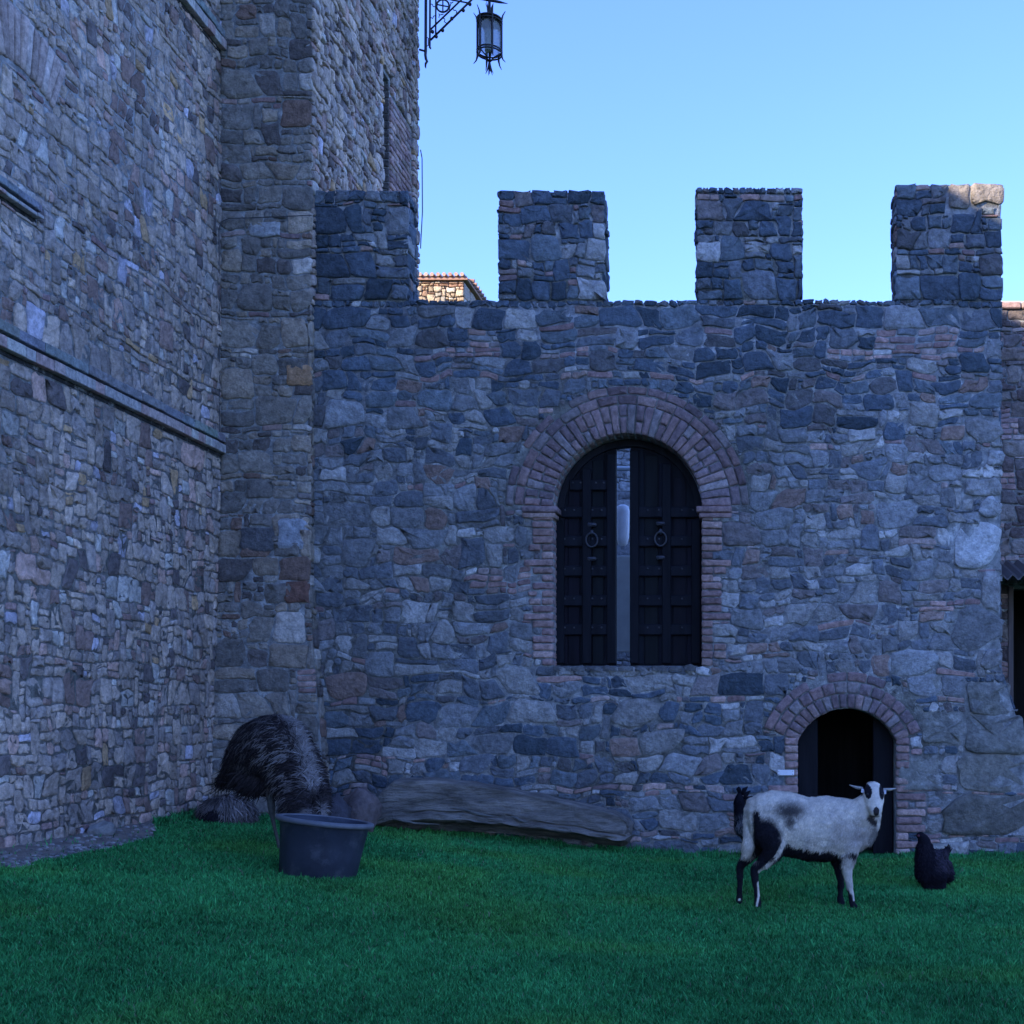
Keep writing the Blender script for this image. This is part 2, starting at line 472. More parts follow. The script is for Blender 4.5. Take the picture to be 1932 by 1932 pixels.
    mb.f.extend(map(tuple, (tris + o).tolist())); mb.mi.extend(np.repeat(fi, 16).tolist())

def recalc(me, smooth=True):
    import bmesh
    b = bmesh.new(); b.from_mesh(me); bmesh.ops.recalc_face_normals(b, faces=b.faces); b.to_mesh(me); b.free()

def masonry(mb, name, parent, smooth=True):
    me = mb.mesh(name)
    recalc(me)
    o = link(name, me, [M['stone'], M['brick'], M['mortar'], M['farwall']], parent)
    me.polygons.foreach_set('use_smooth', [smooth] * len(me.polygons))
    return o

MC = (.33, .33, .31)      # mortar
def plate(mb, outer, holes, mapf, d0, d1, mi=2, col=MC, back=True):
    """slab with holes: outline in (u,v), thickness from h=d0 (front) to d1 (back)"""
    loops = [outer] + holes
    flat = [p for l_ in loops for p in l_]
    tr = tessellate_polygon([[Vector((a, b, 0)) for a, b in l_] for l_ in loops])
    nf = len(flat)
    vs = [mapf(a, b, d0) for a, b in flat] + [mapf(a, b, d1) for a, b in flat]
    f = [tuple(t) for t in tr]
    if back: f += [tuple(i + nf for i in t[::-1]) for t in tr]
    k = 0
    for l_ in loops:
        m_ = len(l_)
        for i in range(m_):
            j = (i + 1) % m_
            f.append((k + i, k + j, k + j + nf, k + i + nf))
        k += m_
    mb.add(vs, f, col, mi)

def ground(x, y=9.0):
    """lawn height: rises towards the left wall"""
    x = np.asarray(x, float)
    g = 0.45 * sstep(-0.6, -6.6, x) * 1.22
    g = np.interp(x, [-8, -5.3, -3.8, -2.6, -1.4, -0.4, 4, 12], [.55, .465, .315, .18, .05, 0.0, 0, .05])
    return g + 0.012 * noise(x / 1.3, np.asarray(y, float) / 1.3, seed=3)
def gz(x, y=9.0): return float(ground(np.array([x]), np.array([y]))[0])

# ================================================================== MAIN CRENELLATED WALL
YW = 12.07
WCX, WR, WSP, WSILL = -1.283, 0.725, 3.42, 1.867
DCX, DHW, DSP, DRISE = 0.875, 0.477, 1.125, 0.32
DR = (DHW ** 2 + DRISE ** 2) / (2 * DRISE); DCZ = DSP + DRISE - DR
wall = empty('castle_wall', (-1.0, YW, 0), label='dark rubble stone castle wall with four square merlons, a tall arched opening and a low arched doorway', cat='wall')
RT = 0.29
rings_w = [(WR + 0.004, RT), (WR + RT, 0.10), (WR + RT + .10, 0.085)]
RWO = WR + RT + .185
rings_d = [(DR + .004, 0.15), (DR + .154, 0.12), (DR + .274, 0.095)]
RDO = DR + .369
dang = math.asin(DHW / DR)      # half angle of the segmental arch

def right_edge(v):
    v = np.asarray(v, float)
    return np.where(v > 1.85, 2.40, 2.40 + (1.85 - v) * 0.32)

def in_main(u, v):
    ok = (u < right_edge(v)) & (v < 5.46) & (v > -0.1)
    r = np.hypot(u - WCX, v - WSP)
    ok &= ~((v > WSP - 0.02) & (r < RWO))
    ok &= ~((np.abs(u - WCX) < WR + .01) & (v > WSILL) & (v < WSP))
    r2 = np.hypot(u - DCX, v - DCZ)
    an = np.abs(np.arctan2(u - DCX, v - DCZ))
    ok &= ~((an < dang + 0.03) & (r2 < RDO) & (v > DCZ))
    ok &= ~((np.abs(u - DCX) < DHW + .01) & (v < DSP + .02))
    return ok

Pm = lambda U, V, H: (U, YW - H, V)
# jamb bricks placed by hand
pre = []; jr = []
jrng = random.Random(3)
z = WSILL
row = 0
while z < WSP - .05:
    hh = 0.075
    for s in (-1, 1):
        ed = WCX + s * WR
        wd = 0.12 if jrng.random() < .55 else 0.21
        if row % 7 == 6: wd = 0.30
        a, b = (ed - wd, ed) if s < 0 else (ed, ed + wd)
        pre.append((a, b, z, z + hh)); jr.append(((a + b) / 2, z + hh / 2, wd, hh, 1))
        if wd < .2 and jrng.random() < .45:
            w2 = 0.13; a2, b2 = (a - w2, a) if s < 0 else (b, b + w2)
            pre.append((a2, b2, z, z + hh)); jr.append(((a2 + b2) / 2, z + hh / 2, w2, hh, 1))
    z += hh; row += 1
z = 0.0
while z < DSP - .03:
    hh = 0.078
    for s in (-1, 1):
        ed = DCX + s * DHW
        wd = jrng.choice((.13, .15, .26, .30)) if z < .75 else 0.14
        a, b = (ed - wd, ed) if s < 0 else (ed, ed + wd)
        pre.append((a, b, z, z + hh)); jr.append(((a + b) / 2, z + hh / 2, wd, hh, 1))
    z += hh
# big pale quoins on the right edge
quo = [(2.05, 2.40, 4.08, 4.32), (2.20, 2.40, 3.84, 4.02), (2.02, 2.40, 3.52, 3.72), (2.19, 2.40, 3.28, 3.52), (1.90, 2.40, 2.82, 3.26), (2.20, 2.40, 2.44, 2.78), (1.92, 2.40, 2.04, 2.42), (2.22, 2.41, 1.84, 2.02)]
qr = []
for (a, b, c, d) in quo:
    pre.append((a, b, c, d)); qr.append(((a + b) / 2, (c + d) / 2, b - a, d - c, 0))
# large rough blocks of the battered foot at the right end
bl = [(1.95, 2.78, .62, 1.02), (2.02, 2.62, 1.02, 1.42), (1.62, 2.02, 1.08, 1.40), (2.05, 2.50, 1.42, 1.72), (1.80, 2.88, .20, .60), (1.34 + .05, 1.80, .66, 1.0)]
blr = []
for (a, b, c, d) in bl:
    pre.append((a, b, c, d)); blr.append(((a + b) / 2, (c + d) / 2, b - a, d - c, 0))
SZ = [(11, 6, 3), (9, 6, 4), (8, 5, 5), (7, 5, 5), (6, 4, 5), (5, 4, 4), (4, 3, 3), (3, 3, 2), (10, 7, 1.5), (9, 3, 2)]
rects, wg = pack(-4.65, 3.10, -0.09, 5.46, in_main, SZ, 11, pre=pre, brick=0.14)
c0 = random.Random(21)
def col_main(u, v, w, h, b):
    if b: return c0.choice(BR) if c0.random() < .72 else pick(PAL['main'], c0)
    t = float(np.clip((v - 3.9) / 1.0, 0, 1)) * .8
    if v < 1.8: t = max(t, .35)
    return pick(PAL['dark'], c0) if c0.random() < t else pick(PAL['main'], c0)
mb = MB()
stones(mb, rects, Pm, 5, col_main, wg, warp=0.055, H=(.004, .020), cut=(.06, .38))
stones(mb, np.array(jr), Pm, 6, lambda *a: (c0.choice(BR[:4]) if a[1] < 3.0 or c0.random() < .5 else c0.choice(BR)), None, warp=0.003, H=(.022, .034), joint=.011)
stones(mb, np.array(qr), Pm, 7, lambda u, v, w, h, b: ((.60, .60, .58) if 2.8 < v < 3.3 else c0.choice([(.42, .42, .41), (.50, .50, .48), (.33, .33, .32), (.36, .35, .33)])), None, warp=.05, H=(.012, .026), cut=(.25, .6), joint=.012, rough=.007)
stones(mb, np.array(blr), Pm, 8, lambda *a: c0.choice([(.29, .275, .23), (.25, .245, .215)]), None, warp=.05, H=(.006, .018), cut=(.05, .3), joint=.012, rough=.014, tilt=.05)
# stones on the right end face of the wall
rr_, wg_ = pack(YW, YW + .6, 0, 5.46, None, SZ, 17)
stones(mb, rr_, lambda U, V, H: (right_edge(V) - .02 + H, U, V), 18, col_main, wg_, warp=.02)
# top coping stones
rr_, wg_ = pack(-4.3, 2.38, YW + .01, YW + .55, None, SZ, 19)
stones(mb, rr_, lambda U, V, H: (U, V, 5.425 + H), 20, col_main, wg_, warp=.02, H=(.01, .035))
# reveal bricks of the tall opening (left and right jamb faces, sill)
rv = []
z = WSILL
while z < WSP - .05:
    rv.append((YW + .055, z + .0375, .11, .075, 1)); rv.append((YW + .18, z + .0375, .13, .075, 1)); z += .075
rv = np.array(rv)
stones(mb, rv, lambda U, V, H: (WCX - WR - .022 + H, U, V), 23, lambda *a: c0.choice(BR), None, warp=.002, H=(.018, .022))
stones(mb, rv, lambda U, V, H: (WCX + WR + .022 - H, U, V), 24, lambda *a: c0.choice(BR), None, warp=.002, H=(.018, .022))
sl = np.array([(WCX - WR + .16 * (i + .5), YW + .1, .16, .26, 0) for i in range(9)])
stones(mb, sl, lambda U, V, H: (U, V, WSILL - .035 + H), 25, lambda *a: (.2, .195, .18), None, warp=.003, H=(.028, .034))

def arc(cx, cz, r, a0, a1, n):
    return [(cx + r * math.sin(a0 + (a1 - a0) * i / n), cz + r * math.cos(a0 + (a1 - a0) * i / n)) for i in range(n + 1)]
wopen = [(WCX - WR - .01, WSILL - .02)] + arc(WCX, WSP, WR + .01, -math.pi / 2, math.pi / 2, 32) + [(WCX + WR + .01, WSILL - .02)]
dopen = [(DCX - DHW - .01, -.3)] + arc(DCX, DCZ, DR + .008, -dang, dang, 20) + [(DCX + DHW + .01, -.3)]
outer = [(-4.34, -.4), (DCX - DHW - .01, -.4)]
outer = [(-4.66, -.4)] + [(DCX - DHW - .01, -.4)] + dopen + [(DCX + DHW + .01, -.4)] + [(3.10, -.4), (2.97, 0), (2.38, 1.85), (2.38, 5.435), (-4.66, 5.435)]
plate(mb, outer, [wopen], lambda a, b, d: (a, YW + d, b), 0.0, 0.60)
masonry(mb, 'masonry', wall)

# brick arches
def arch_part(name, cx, cz, rings, a0, a1, bw, seed, skip_outer=0.0):
    mb = MB(); rg = random.Random(seed)
    for k, (r0, th) in enumerate(rings):
        rc = []
        if k == 0:
            n_ = int(round((a1 - a0) * (r0 + .02) / bw))
            for i in range(n_):
                a = a0 + (a1 - a0) * (i + .5) / n_; wd = (a1 - a0) / n_
                if th > .2 and rg.random() < .55:
                    sp = rg.uniform(.4, .6) * th
                    rc.append((a, r0 + sp / 2, wd, sp, 1)); rc.append((a, r0 + (sp + th) / 2, wd, th - sp, 1))
                else: rc.append((a, r0 + th / 2, wd, th, 1))
        else:
            L = .19 if th < .11 else .11
            n_ = int(round((a1 - a0) * r0 / L))
            for i in range(n_):
                if k == 2 and rg.random() < skip_outer: continue
                rc.append((a0 + (a1 - a0) * (i + .5) / n_, r0 + th / 2, (a1 - a0) / n_, th, 1))
        rc = np.array(rc)
        # scale the angular direction to metres at mid radius for even joints
        rm = r0 + th * .5
        rc[:, 0] *= rm; rc[:, 2] *= rm
        stones(mb, rc, (lambda rm, cx, cz: (lambda U, V, H: (cx + V * np.sin(U / rm), YW - H, cz + V * np.cos(U / rm))))(rm, cx, cz), seed + k,
               lambda *a: rg.choice(BRA), None, warp=.004, H=(.014, .034), joint=.011)
    return mb
mb = arch_part('a', WCX, WSP, rings_w, -math.pi / 2 + .02, math.pi / 2 - .02, .068, 31, .12)
# soffit bricks of the tall arch
n_ = 34; rc = []
for i in range(n_):
    a = -math.pi / 2 + math.pi * (i + .5) / n_
    rc.append((a * WR, YW + .055, math.pi / n_ * WR, .11, 1)); rc.append((a * WR, YW + .18, math.pi / n_ * WR, .13, 1))
stones(mb, np.array(rc), lambda U, V, H: (WCX + (WR + .022 - H) * np.sin(U / WR), V, WSP + (WR + .022 - H) * np.cos(U / WR)), 33, lambda *a: rnd.choice(BR), None, warp=.002, H=(.016, .022))
# springer ledges
for s in (-1, 1):
    e0 = WCX + s * (WR - .045); e1 = WCX + s * (WR + .30)
    mb.bevbox(min(e0, e1), max(e0, e1), YW - .055, YW + .2, WSP - .045, WSP + .012, .006, rnd.choice(BR), 1)
    e0 = WCX + s * (WR - .02)
    mb.bevbox(min(e0, e1), max(e0, e1), YW - .04, YW + .2, WSP - .098, WSP - .05, .006, rnd.choice(BR), 1)
masonry(mb, 'window_arch', wall)
mb = arch_part('a', DCX, DCZ, rings_d, -dang, dang, .072, 41, .25)
n_ = 14; rc = []
for i in range(n_):
    a = -dang + 2 * dang * (i + .5) / n_
    rc.append((a * DR, YW + .07, 2 * dang / n_ * DR, .14, 1))
stones(mb, np.array(rc), lambda U, V, H: (DCX + (DR + .022 - H) * np.sin(U / DR), V, DCZ + (DR + .022 - H) * np.cos(U / DR)), 43, lambda *a: rnd.choice(BR), None, warp=.002, H=(.016, .022))
masonry(mb, 'door_arch', wall)

# merlons
MT = 0.36
SZM = [(9, 7, 3), (7, 7, 3), (8, 6, 3), (6, 5, 4), (5, 4, 3), (4, 3, 2), (10, 6, 2), (7, 2, 1.5)]
mer = [(-4.66, -3.44, 6.53), (-2.552, -1.510, 6.54), (-.609, .432, 6.57), (1.354, 2.40, 6.61)]
for k, (a, b, zt) in enumerate(mer):
    mb = MB(); sd_ = 50 + k * 10
    rects, wg = pack(a, b, 5.46, zt, None, SZM, sd_, brick=.08, rows=(5, 6, 7, 8), thin=.12, asp=(.7, 1.6))
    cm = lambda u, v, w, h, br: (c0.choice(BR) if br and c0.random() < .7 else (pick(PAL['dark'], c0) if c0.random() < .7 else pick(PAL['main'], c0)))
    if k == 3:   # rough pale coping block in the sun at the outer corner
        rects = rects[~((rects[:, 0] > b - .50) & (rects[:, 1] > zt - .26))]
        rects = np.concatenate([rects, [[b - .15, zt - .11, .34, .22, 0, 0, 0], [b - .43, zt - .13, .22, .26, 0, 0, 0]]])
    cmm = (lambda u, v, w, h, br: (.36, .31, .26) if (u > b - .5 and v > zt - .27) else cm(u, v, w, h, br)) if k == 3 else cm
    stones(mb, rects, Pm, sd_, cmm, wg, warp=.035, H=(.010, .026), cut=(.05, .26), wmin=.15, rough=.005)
    for sx, ex in ((-1, a), (1, b)):
        r2, w2 = pack(YW, YW + MT, 5.46, zt, None, SZM, sd_ + 2 + sx)
        stones(mb, r2, (lambda sx, ex: (lambda U, V, H: (ex + sx * (H - .025), U, V)))(sx, ex), sd_ + 4 + sx, cm, w2, warp=.03, H=(.012, .04), wmin=.3)
    r2, w2 = pack(a + .01, b - .01, YW, YW + MT, None, SZM, sd_ + 6)
    stones(mb, r2, (lambda zt: (lambda U, V, H: (U, V, zt - .03 + H)))(zt), sd_ + 7, cm, w2, warp=.02, H=(.014, .024), wmin=.3)
    mb.box(a + .02, b - .02, YW + .004, YW + MT, 5.44, zt - .025, MC, 2)
    masonry(mb, 'merlon', wall)

# doors in the tall opening
YD = YW + 0.27
WC = (.0085, .009, .012)
def leaf(x0, x1, inner_sign, rails_z, kx, kz, rot=0.0):
    R0 = WR - .03
    zc = WSP - .01
    pts = [(x0, WSILL + .015), (x1, WSILL + .015)]
    n_ = 18
    top = []
    for i in range(n_ + 1):
        x = x1 + (x0 - x1) * i / n_
        d = min(abs(x - WCX), R0 - .001)
        top.append((x, zc + math.sqrt(max(R0 * R0 - d * d, 0)) - .03))
    mb = MB()
    plate(mb, pts + top, [], lambda a, b, d: (a, YD + d, b), 0.0, .05, 0, WC)
    w_ = x1 - x0; npk = 5
    for i in range(npk):      # raised planks
        a = x0 + w_ * i / npk + .004; b = x0 + w_ * (i + 1) / npk - .004
        za = zc + math.sqrt(max(R0 * R0 - max(abs(a - WCX), abs(b - WCX)) ** 2, 0)) - .05
        mb.bevbox(a, b, YD - .012, YD + .01, WSILL + .03, za, .004, tuple(c * rnd.uniform(.85, 1.2) for c in WC), 0)
    lf = mb.build('door_leaf', [M['wood']], wall)
    xs = [x0 + .0, x0 + w_ * .5, x1 - .0]
    for q, xc in enumerate((x0 + .045, x0 + w_ * .52, x1 - .045)):
        st = MB(); ww = .045
        zt = zc + math.sqrt(max(R0 * R0 - (abs(xc - WCX) + ww) ** 2, 0)) - .07
        st.bevbox(xc - ww, xc + ww, YD - .064, YD - .012, WSILL + .035, zt, .006, WC, 0)
        st.build('stile', [M['wood']], lf)
    for zr in rails_z:
        st = MB()
        lim = R0 if zr < zc else math.sqrt(max(R0 * R0 - (zr + .06 - zc) ** 2, 0.01))
        a = max(x0 + .005, WCX - lim); b = min(x1 - .005, WCX + lim)
        st.bevbox(a, b, YD - .050, YD - .012, zr - .055, zr + .055, .010, tuple(c * 1.25 for c in WC), 0)
        for i in range(6):
            st.sphere((a + (b - a) * (i + .5) / 6, YD - .052, zr + .02), (.010, .008, .010), 8, 6, (.05, .05, .055), 1)
        st.build('crossbar', [M['wood'], M['iron']], lf)
    kn = MB()
    kn.sphere((kx, YD - .07, kz + .075), (.022, .02, .03), 10, 8, (.04, .04, .045))
    ring = [(kx + .058 * math.sin(t), YD - .085, kz + .07 * math.cos(t)) for t in [2 * math.pi * i / 20 for i in range(20)]]
    kn.tube(ring, .010, 8, (.04, .04, .045), closed=True)
    kn.bevbox(kx - .045, kx + .045, YD - .085, YD - .034, kz + .14, kz + .175, .01, (.04, .04, .045))
    kn.bevbox(kx - .045, kx + .045, YD - .085, YD - .034, kz - .20, kz - .165, .01, (.04, .04, .045))
    kn.build('knocker', [M['iron']], lf, True)
    return lf
def W2(px, py, Y): return ((px - VX) * Y / F, CAMZ + (VY - py) * Y / F)
rz = [W2(0, 695.5 + zz / 3.124, YD)[1] for zz in (690, 850, 1020, 1195, 1370, 1540)]
k1 = W2(1118.5, 1021, YD); k2 = W2(1247.5, 1019, YD)
leaf(W2(1049, 0, YD)[0], W2(1163, 0, YD)[0], 1, rz, k1[0], k1[1])
leaf(W2(1189.5, 0, YD)[0], W2(1322, 0, YD)[0], -1, rz[1:], k2[0], k2[1])
# narrow arched frame strip on the left jamb
mb = MB()
fr = arc(WCX, WSP, WR - .0, -math.pi / 2, math.pi / 2, 24)
fi = arc(WCX, WSP, WR - .065, -math.pi / 2, math.pi / 2, 24)
fo = [(WCX - WR, WSILL)] + fr + [(WCX + WR, WSILL)]
ff = [(WCX - WR + .05, WSILL)] + fi + [(WCX + WR - .05, WSILL)]
vs = []; f = []
for i in range(len(fo)):
    for (a, b) in (fo[i], ff[i]):
        for y in (YD - .03, YD + .08): vs.append((a, y, b))
for i in range(len(fo) - 1):
    a = i * 4; b = a + 4
    f += [(a, a + 2, b + 2, b), (a + 2, a + 3, b + 3, b + 2), (a + 1, a, b, b + 1), (a + 3, a + 1, b + 1, b + 3)]
mb.add(vs, f, (.014, .014, .017)); mb.build('door_frame', [M['wood']], wall)

# low doorway: plank frames and the dark passage behind
mb = MB()
ax, bx = DCX - DHW, DCX + DHW
mb.bevbox(ax + .003, ax + .20, YW + .20, YW + .26, .0, 1.34, .005, (.010, .010, .013)); 
mb.bevbox(bx - .20, bx - .003, YW + .22, YW + .28, .0, 1.34, .005, (.010, .010, .013))
mb.build('door_frame', [M['wood']], wall)
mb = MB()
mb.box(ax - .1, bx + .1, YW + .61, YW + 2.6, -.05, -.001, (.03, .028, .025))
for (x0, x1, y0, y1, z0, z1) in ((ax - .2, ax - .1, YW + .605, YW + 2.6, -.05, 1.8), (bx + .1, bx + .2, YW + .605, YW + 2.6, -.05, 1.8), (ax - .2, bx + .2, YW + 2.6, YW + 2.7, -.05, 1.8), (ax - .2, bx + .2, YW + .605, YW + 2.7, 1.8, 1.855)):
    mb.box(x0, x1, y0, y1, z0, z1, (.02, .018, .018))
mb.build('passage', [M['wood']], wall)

# ================================================================== CASTLE WING (left) WITH BUTTRESS TOWER
XL, YT, XT, YB = -5.25, 12.0, -4.35, 15.75
wing = empty('castle_building', (-5.3, 10, 0), label='tall grey brown stone castle building on the left with its corner tower', cat='building')
SZL = [(8, 6, 2), (7, 5, 4), (6, 5, 5), (5, 4, 5), (4, 4, 4), (4, 3, 3), (3, 3, 2), (5, 6, 2), (6, 2, 1.5)]
mb = MB()
PL = lambda U, V, H: (XL + H, U, V)
bands = [(3.90, 4.12), (7.86, 8.06)]
def in_left(u, v):
    ok = np.ones_like(u, bool)
    for a, b in bands: ok &= ~((v > a) & (v < b))
    ok &= ~((v > 4.99) & (v < 5.10) & (u < 8.92))
    r = np.hypot(u - 8.72, v - 5.0); an = np.abs(np.arctan2(u - 8.72, v - 5.0))
    ok &= ~((r > .98) & (r < 1.42) & (an < .42))
    return ok
def col_left(u, v, w, h, b):
    if b: return c0.choice(BR + [(.33, .24, .19)]) if c0.random() < .45 else pick(PAL['left'], c0)
    return pick(PAL['left'], c0)
rects, wg = pack(5.0, 12.05, 0.30, 9.6, in_left, SZL, 101, brick=.05, rows=(3, 4, 5, 5, 6, 7), thin=.14, asp=(.6, 1.2))
stones(mb, rects, PL, 102, col_left, wg, warp=.028, H=(.002, .017), joint=.013, cut=(.08, .36), rough=.005)
# relieving fan of bricks
fan = np.array([(a * 1.2, 1.2, .062 * 1.2 / 1.0, .40, 1) for a in np.arange(-.40, .42, .062)])
stones(mb, fan, lambda U, V, H: (XL + H, 8.72 + V * np.sin(U / 1.2), 5.0 + V * np.cos(U / 1.2)), 104, lambda *a: c0.choice([(.48, .37, .31), (.43, .33, .28), (.54, .45, .39)]), None, warp=.003, H=(.02, .035))
wingH = 11.12
# core block (slightly behind the stones)
mb.box(-13.0, XL, -16, YB - .3, -.5, wingH, (.40, .39, .36), 2)
masonry(mb, 'facade', wing)
mb = MB()
# tower: battered foot, straight shaft
zb = 3.7
def ty(v): return YT - np.clip((zb - np.asarray(v, float)) / zb, 0, 1) * .26
def txr(v): return XT + np.clip((zb - 1.0 - np.asarray(v, float)) / (zb - 1.0), 0, 1) * .22
def core_ring(z, ins=.0): return [(XL - .3, float(ty(z)), z), (float(txr(z)) - .03, float(ty(z)), z), (float(txr(z)) - .03, YB, z), (XL - .3, YB, z)]
# slit opening in the right-hand face between y=14.30 and 14.57
zs = [-.4, 1.2, zb - 1.0, zb, 6.2, 8.9, 13.2]
def face_strip(fn, zlist, yA, yB_):
    vs = []; f = []
    for z in zlist: vs += [fn(yA, z), fn(yB_, z)]
    for i in range(len(zlist) - 1): f.append((2 * i, 2 * i + 1, 2 * i + 3, 2 * i + 2))
    return vs, f
fx = lambda y, z: (float(txr(z)) - .03, y if y > 12.2 else float(ty(z)), z)
for (ya, yb_, zl) in ((11.9, 14.30, zs), (14.57, YB, zs), (14.30, 14.57, [-.4, 1.2, zb - 1, zb, 6.2]), (14.30, 14.57, [8.9, 13.2])):
    vs, f = face_strip(fx, zl, ya, yb_); mb.add(vs, f, MC, 2)
# recess
xs0 = XT - .03; xs1 = XT - .33
mb.add([(xs0, 14.57, 6.2), (xs1, 14.57, 6.2), (xs1, 14.57, 8.9), (xs0, 14.57, 8.9), (xs1, 14.30, 6.2), (xs0, 14.30, 6.2), (xs0, 14.30, 8.9), (xs1, 14.30, 8.9)],
       [(0, 1, 2, 3), (4, 5, 6, 7), (1, 4, 7, 2), (3, 2, 7, 6), (0, 5, 4, 1)], MC, 2)
# front and back and top
vs = []; f = []
for z in zs: vs += [(XL - .3, float(ty(z)), z), (float(txr(z)) - .03, float(ty(z)), z)]
for i in range(len(zs) - 1): f.append((2 * i, 2 * i + 1, 2 * i + 3, 2 * i + 2))
mb.add(vs, f, MC, 2)
mb.box(XL - .3, XT - .34, YT + .02, YB - .02, 9.0, 13.2, MC, 2)
vs = [(XL - .3, YB, -.4), (XT - .03, YB, -.4), (XT - .03, YB, 13.2), (XL - .3, YB, 13.2)]; mb.add(vs, [(0, 1, 2, 3)], MC, 2)
vs = [(XL - .3, YT, 13.2), (XT - .03, YT, 13.2), (XT - .03, YB, 13.2), (XL - .3, YB, 13.2)]; mb.add(vs, [(0, 1, 2, 3)], MC, 2)
SZT = [(10, 7, 3), (9, 8, 3), (8, 7, 4), (7, 6, 3), (6, 5, 2), (12, 8, 1.5), (5, 4, 1.5), (7, 3, 1)]
Xm = lambda U, V: XL + (U - XL) * (txr(V) - XL) / (XT - XL)
rects, wg = pack(XL, XT, .1, 9.3, None, SZT, 111, brick=.04, rows=(5, 6, 7, 8, 8), thin=.16, asp=(.8, 1.7))
def col_tower(u, v, w, h, b):
    if b: return c0.choice(BR) if c0.random() < .5 else pick(PAL['tower'], c0)
    return pick(PAL['tower'], c0)
rects_t = rects
stones(mb, rects, lambda U, V, H: (Xm(U, V), ty(V) - H, V), 112, col_tower, wg, warp=.03, H=(.006, .02), cut=(.1, .32), joint=.013, wmin=.2)
# one rusty orange block and one red-brown block as in the photo
def spot(px, py, w, h, col, seed):
    x, z = W2(px, py, float(ty(3)))
    stones(mb, np.array([[x, z, w, h, 0]]), lambda U, V, H: (U, ty(V) - H - .006, V), seed, lambda *a: col, None, warp=.01, H=(.012, .02), cut=(.1, .25))
spot(562, 705, .26, .23, (.55, .33, .18), 1); spot(565, 1118, .24, .22, (.28, .15, .11), 2); spot(497, 428, .30, .15, (.56, .56, .55), 3)
spot(487, 1017, .36, .24, (.15, .145, .145), 4); spot(553, 1008, .30, .30, (.42, .44, .46), 5)
def in_side(u, v): return ~((u > 14.28) & (u < 15.5) & (v > 6.0) & (v < 8.75)) & ~((u > 14.28) & (u < 14.6) & (v < 8.93))
rects, wg = pack(YT, YB, 5.4, 11.4, in_side, SZL, 121, brick=.16, rows=(3, 4, 5), thin=.25, asp=(.6, 1.5))
stones(mb, rects, lambda U, V, H: (XT - .025 + H, U, V), 122, col_left, wg, warp=.03, H=(.02, .045), joint=.012)
rects, wg = pack(YT - .05, YW + .02, 0, 5.4, None, SZT, 123)
stones(mb, rects, lambda U, V, H: (txr(V) - .03 + H, np.maximum(U, ty(V) + .0), V), 124, col_tower, wg, warp=.01, H=(.02, .03))
# brick jamb beside the slit
jb = []
z = 6.05
while z < 8.7:
    y = 14.58
    for wd in ((.22, .24, .22, .22) if int(z * 100) % 2 else (.12, .24, .24, .22)):
        jb.append((y + wd / 2, z + .036, wd, .072, 1)); y += wd
    z += .072
stones(mb, np.array(jb), lambda U, V, H: (XT - .025 + H, U, V), 126, lambda *a: c0.choice(BR + [(.33, .24, .19)]), None, warp=.004, H=(.02, .035))
jb = []
z = 6.25
while z < 8.8:
    jb.append((XT - .10, z + .045, .16, .09, 1)); z += .09
stones(mb, np.array(jb), lambda U, V, H: (U, 14.57 - H, V), 127, lambda *a: (.14, .12, .11), None, warp=.003, H=(.008, .012))
masonry(mb, 'corner_tower', wing)

def string_course(y0, y1, z0, bh, lh, name='string_course', seed=0):
    mb = MB(); rg = random.Random(seed)
    y = y0
    while y < y1 - .02:
        w = rg.choice((.13, .14, .15, .22)); w = min(w, y1 - y)
        c = rg.choice([(.60, .47, .41), (.54, .38, .33), (.62, .58, .50), (.50, .46, .42)])
        mb.bevbox(XL + .0, XL + .066 + rg.uniform(-.006, .006), y + .003, y + w - .003, z0 + .004, z0 + bh, .004, c, 1)
        y += w
    mb.box(XL - .01, XL + .008, y0, y1, z0 - .028, z0 + .004, (.06, .06, .06), 2)  # shadow lines below and above the brick row, put in as near-black strips
    mb.box(XL - .01, XL + .008, y0, y1, z0 + bh, z0 + bh + .026, (.06, .06, .06), 2)
    y = y0
    while y < y1 - .02:
        w = rg.uniform(.2, .4); w = min(w, y1 - y)
        mb.bevbox(XL + .0, XL + .062 + rg.uniform(-.010, .010), y + .003, y + w - .003, z0 + bh + .026, z0 + bh + lh, .005, tuple(rg.uniform(.9, 1.1) * q for q in (.36, .365, .35)), 0)
        y += w
    masonry(mb, name, wing, False)
string_course(5.0, YT - .01, 3.935, .085, .10, seed=1)
string_course(5.0, YT - .01, 7.87, .095, .10, seed=2)
string_course(5.0, 8.92, 4.995, .03, .08, seed=3)
# conduit cable on the corner of the tower and along its front
mb = MB()
cx0, cz0 = W2(415, 860, YT - .04); cx1, cz1 = W2(413.5, 432, YT - .04)
pts = [(cx0, YT - .045, cz0), (cx1, YT - .045, cz1)] + [(W2(a, b, YT - .045)[0], YT - .045, W2(a, b, YT - .045)[1]) for a, b in ((418, 418), (432, 412), (470, 411), (520, 409), (588, 406))]
mb.tube(pts, .0045, 6, (.06, .06, .06)); mb.build('cable', [M['iron']], wing)
mb = MB()
pts = [(XT + .03, YB - .02, W2(0, 284, YB)[1]), (XT + .05, YB - .02, W2(0, 300, YB)[1]), (XT + .055, YB - .02, W2(0, 400, YB)[1]), (XT + .03, YB - .02, W2(0, 470, YB)[1])]
mb.tube(pts, .007, 6, (.03, .03, .03)); mb.build('cable', [M['iron']], wing)

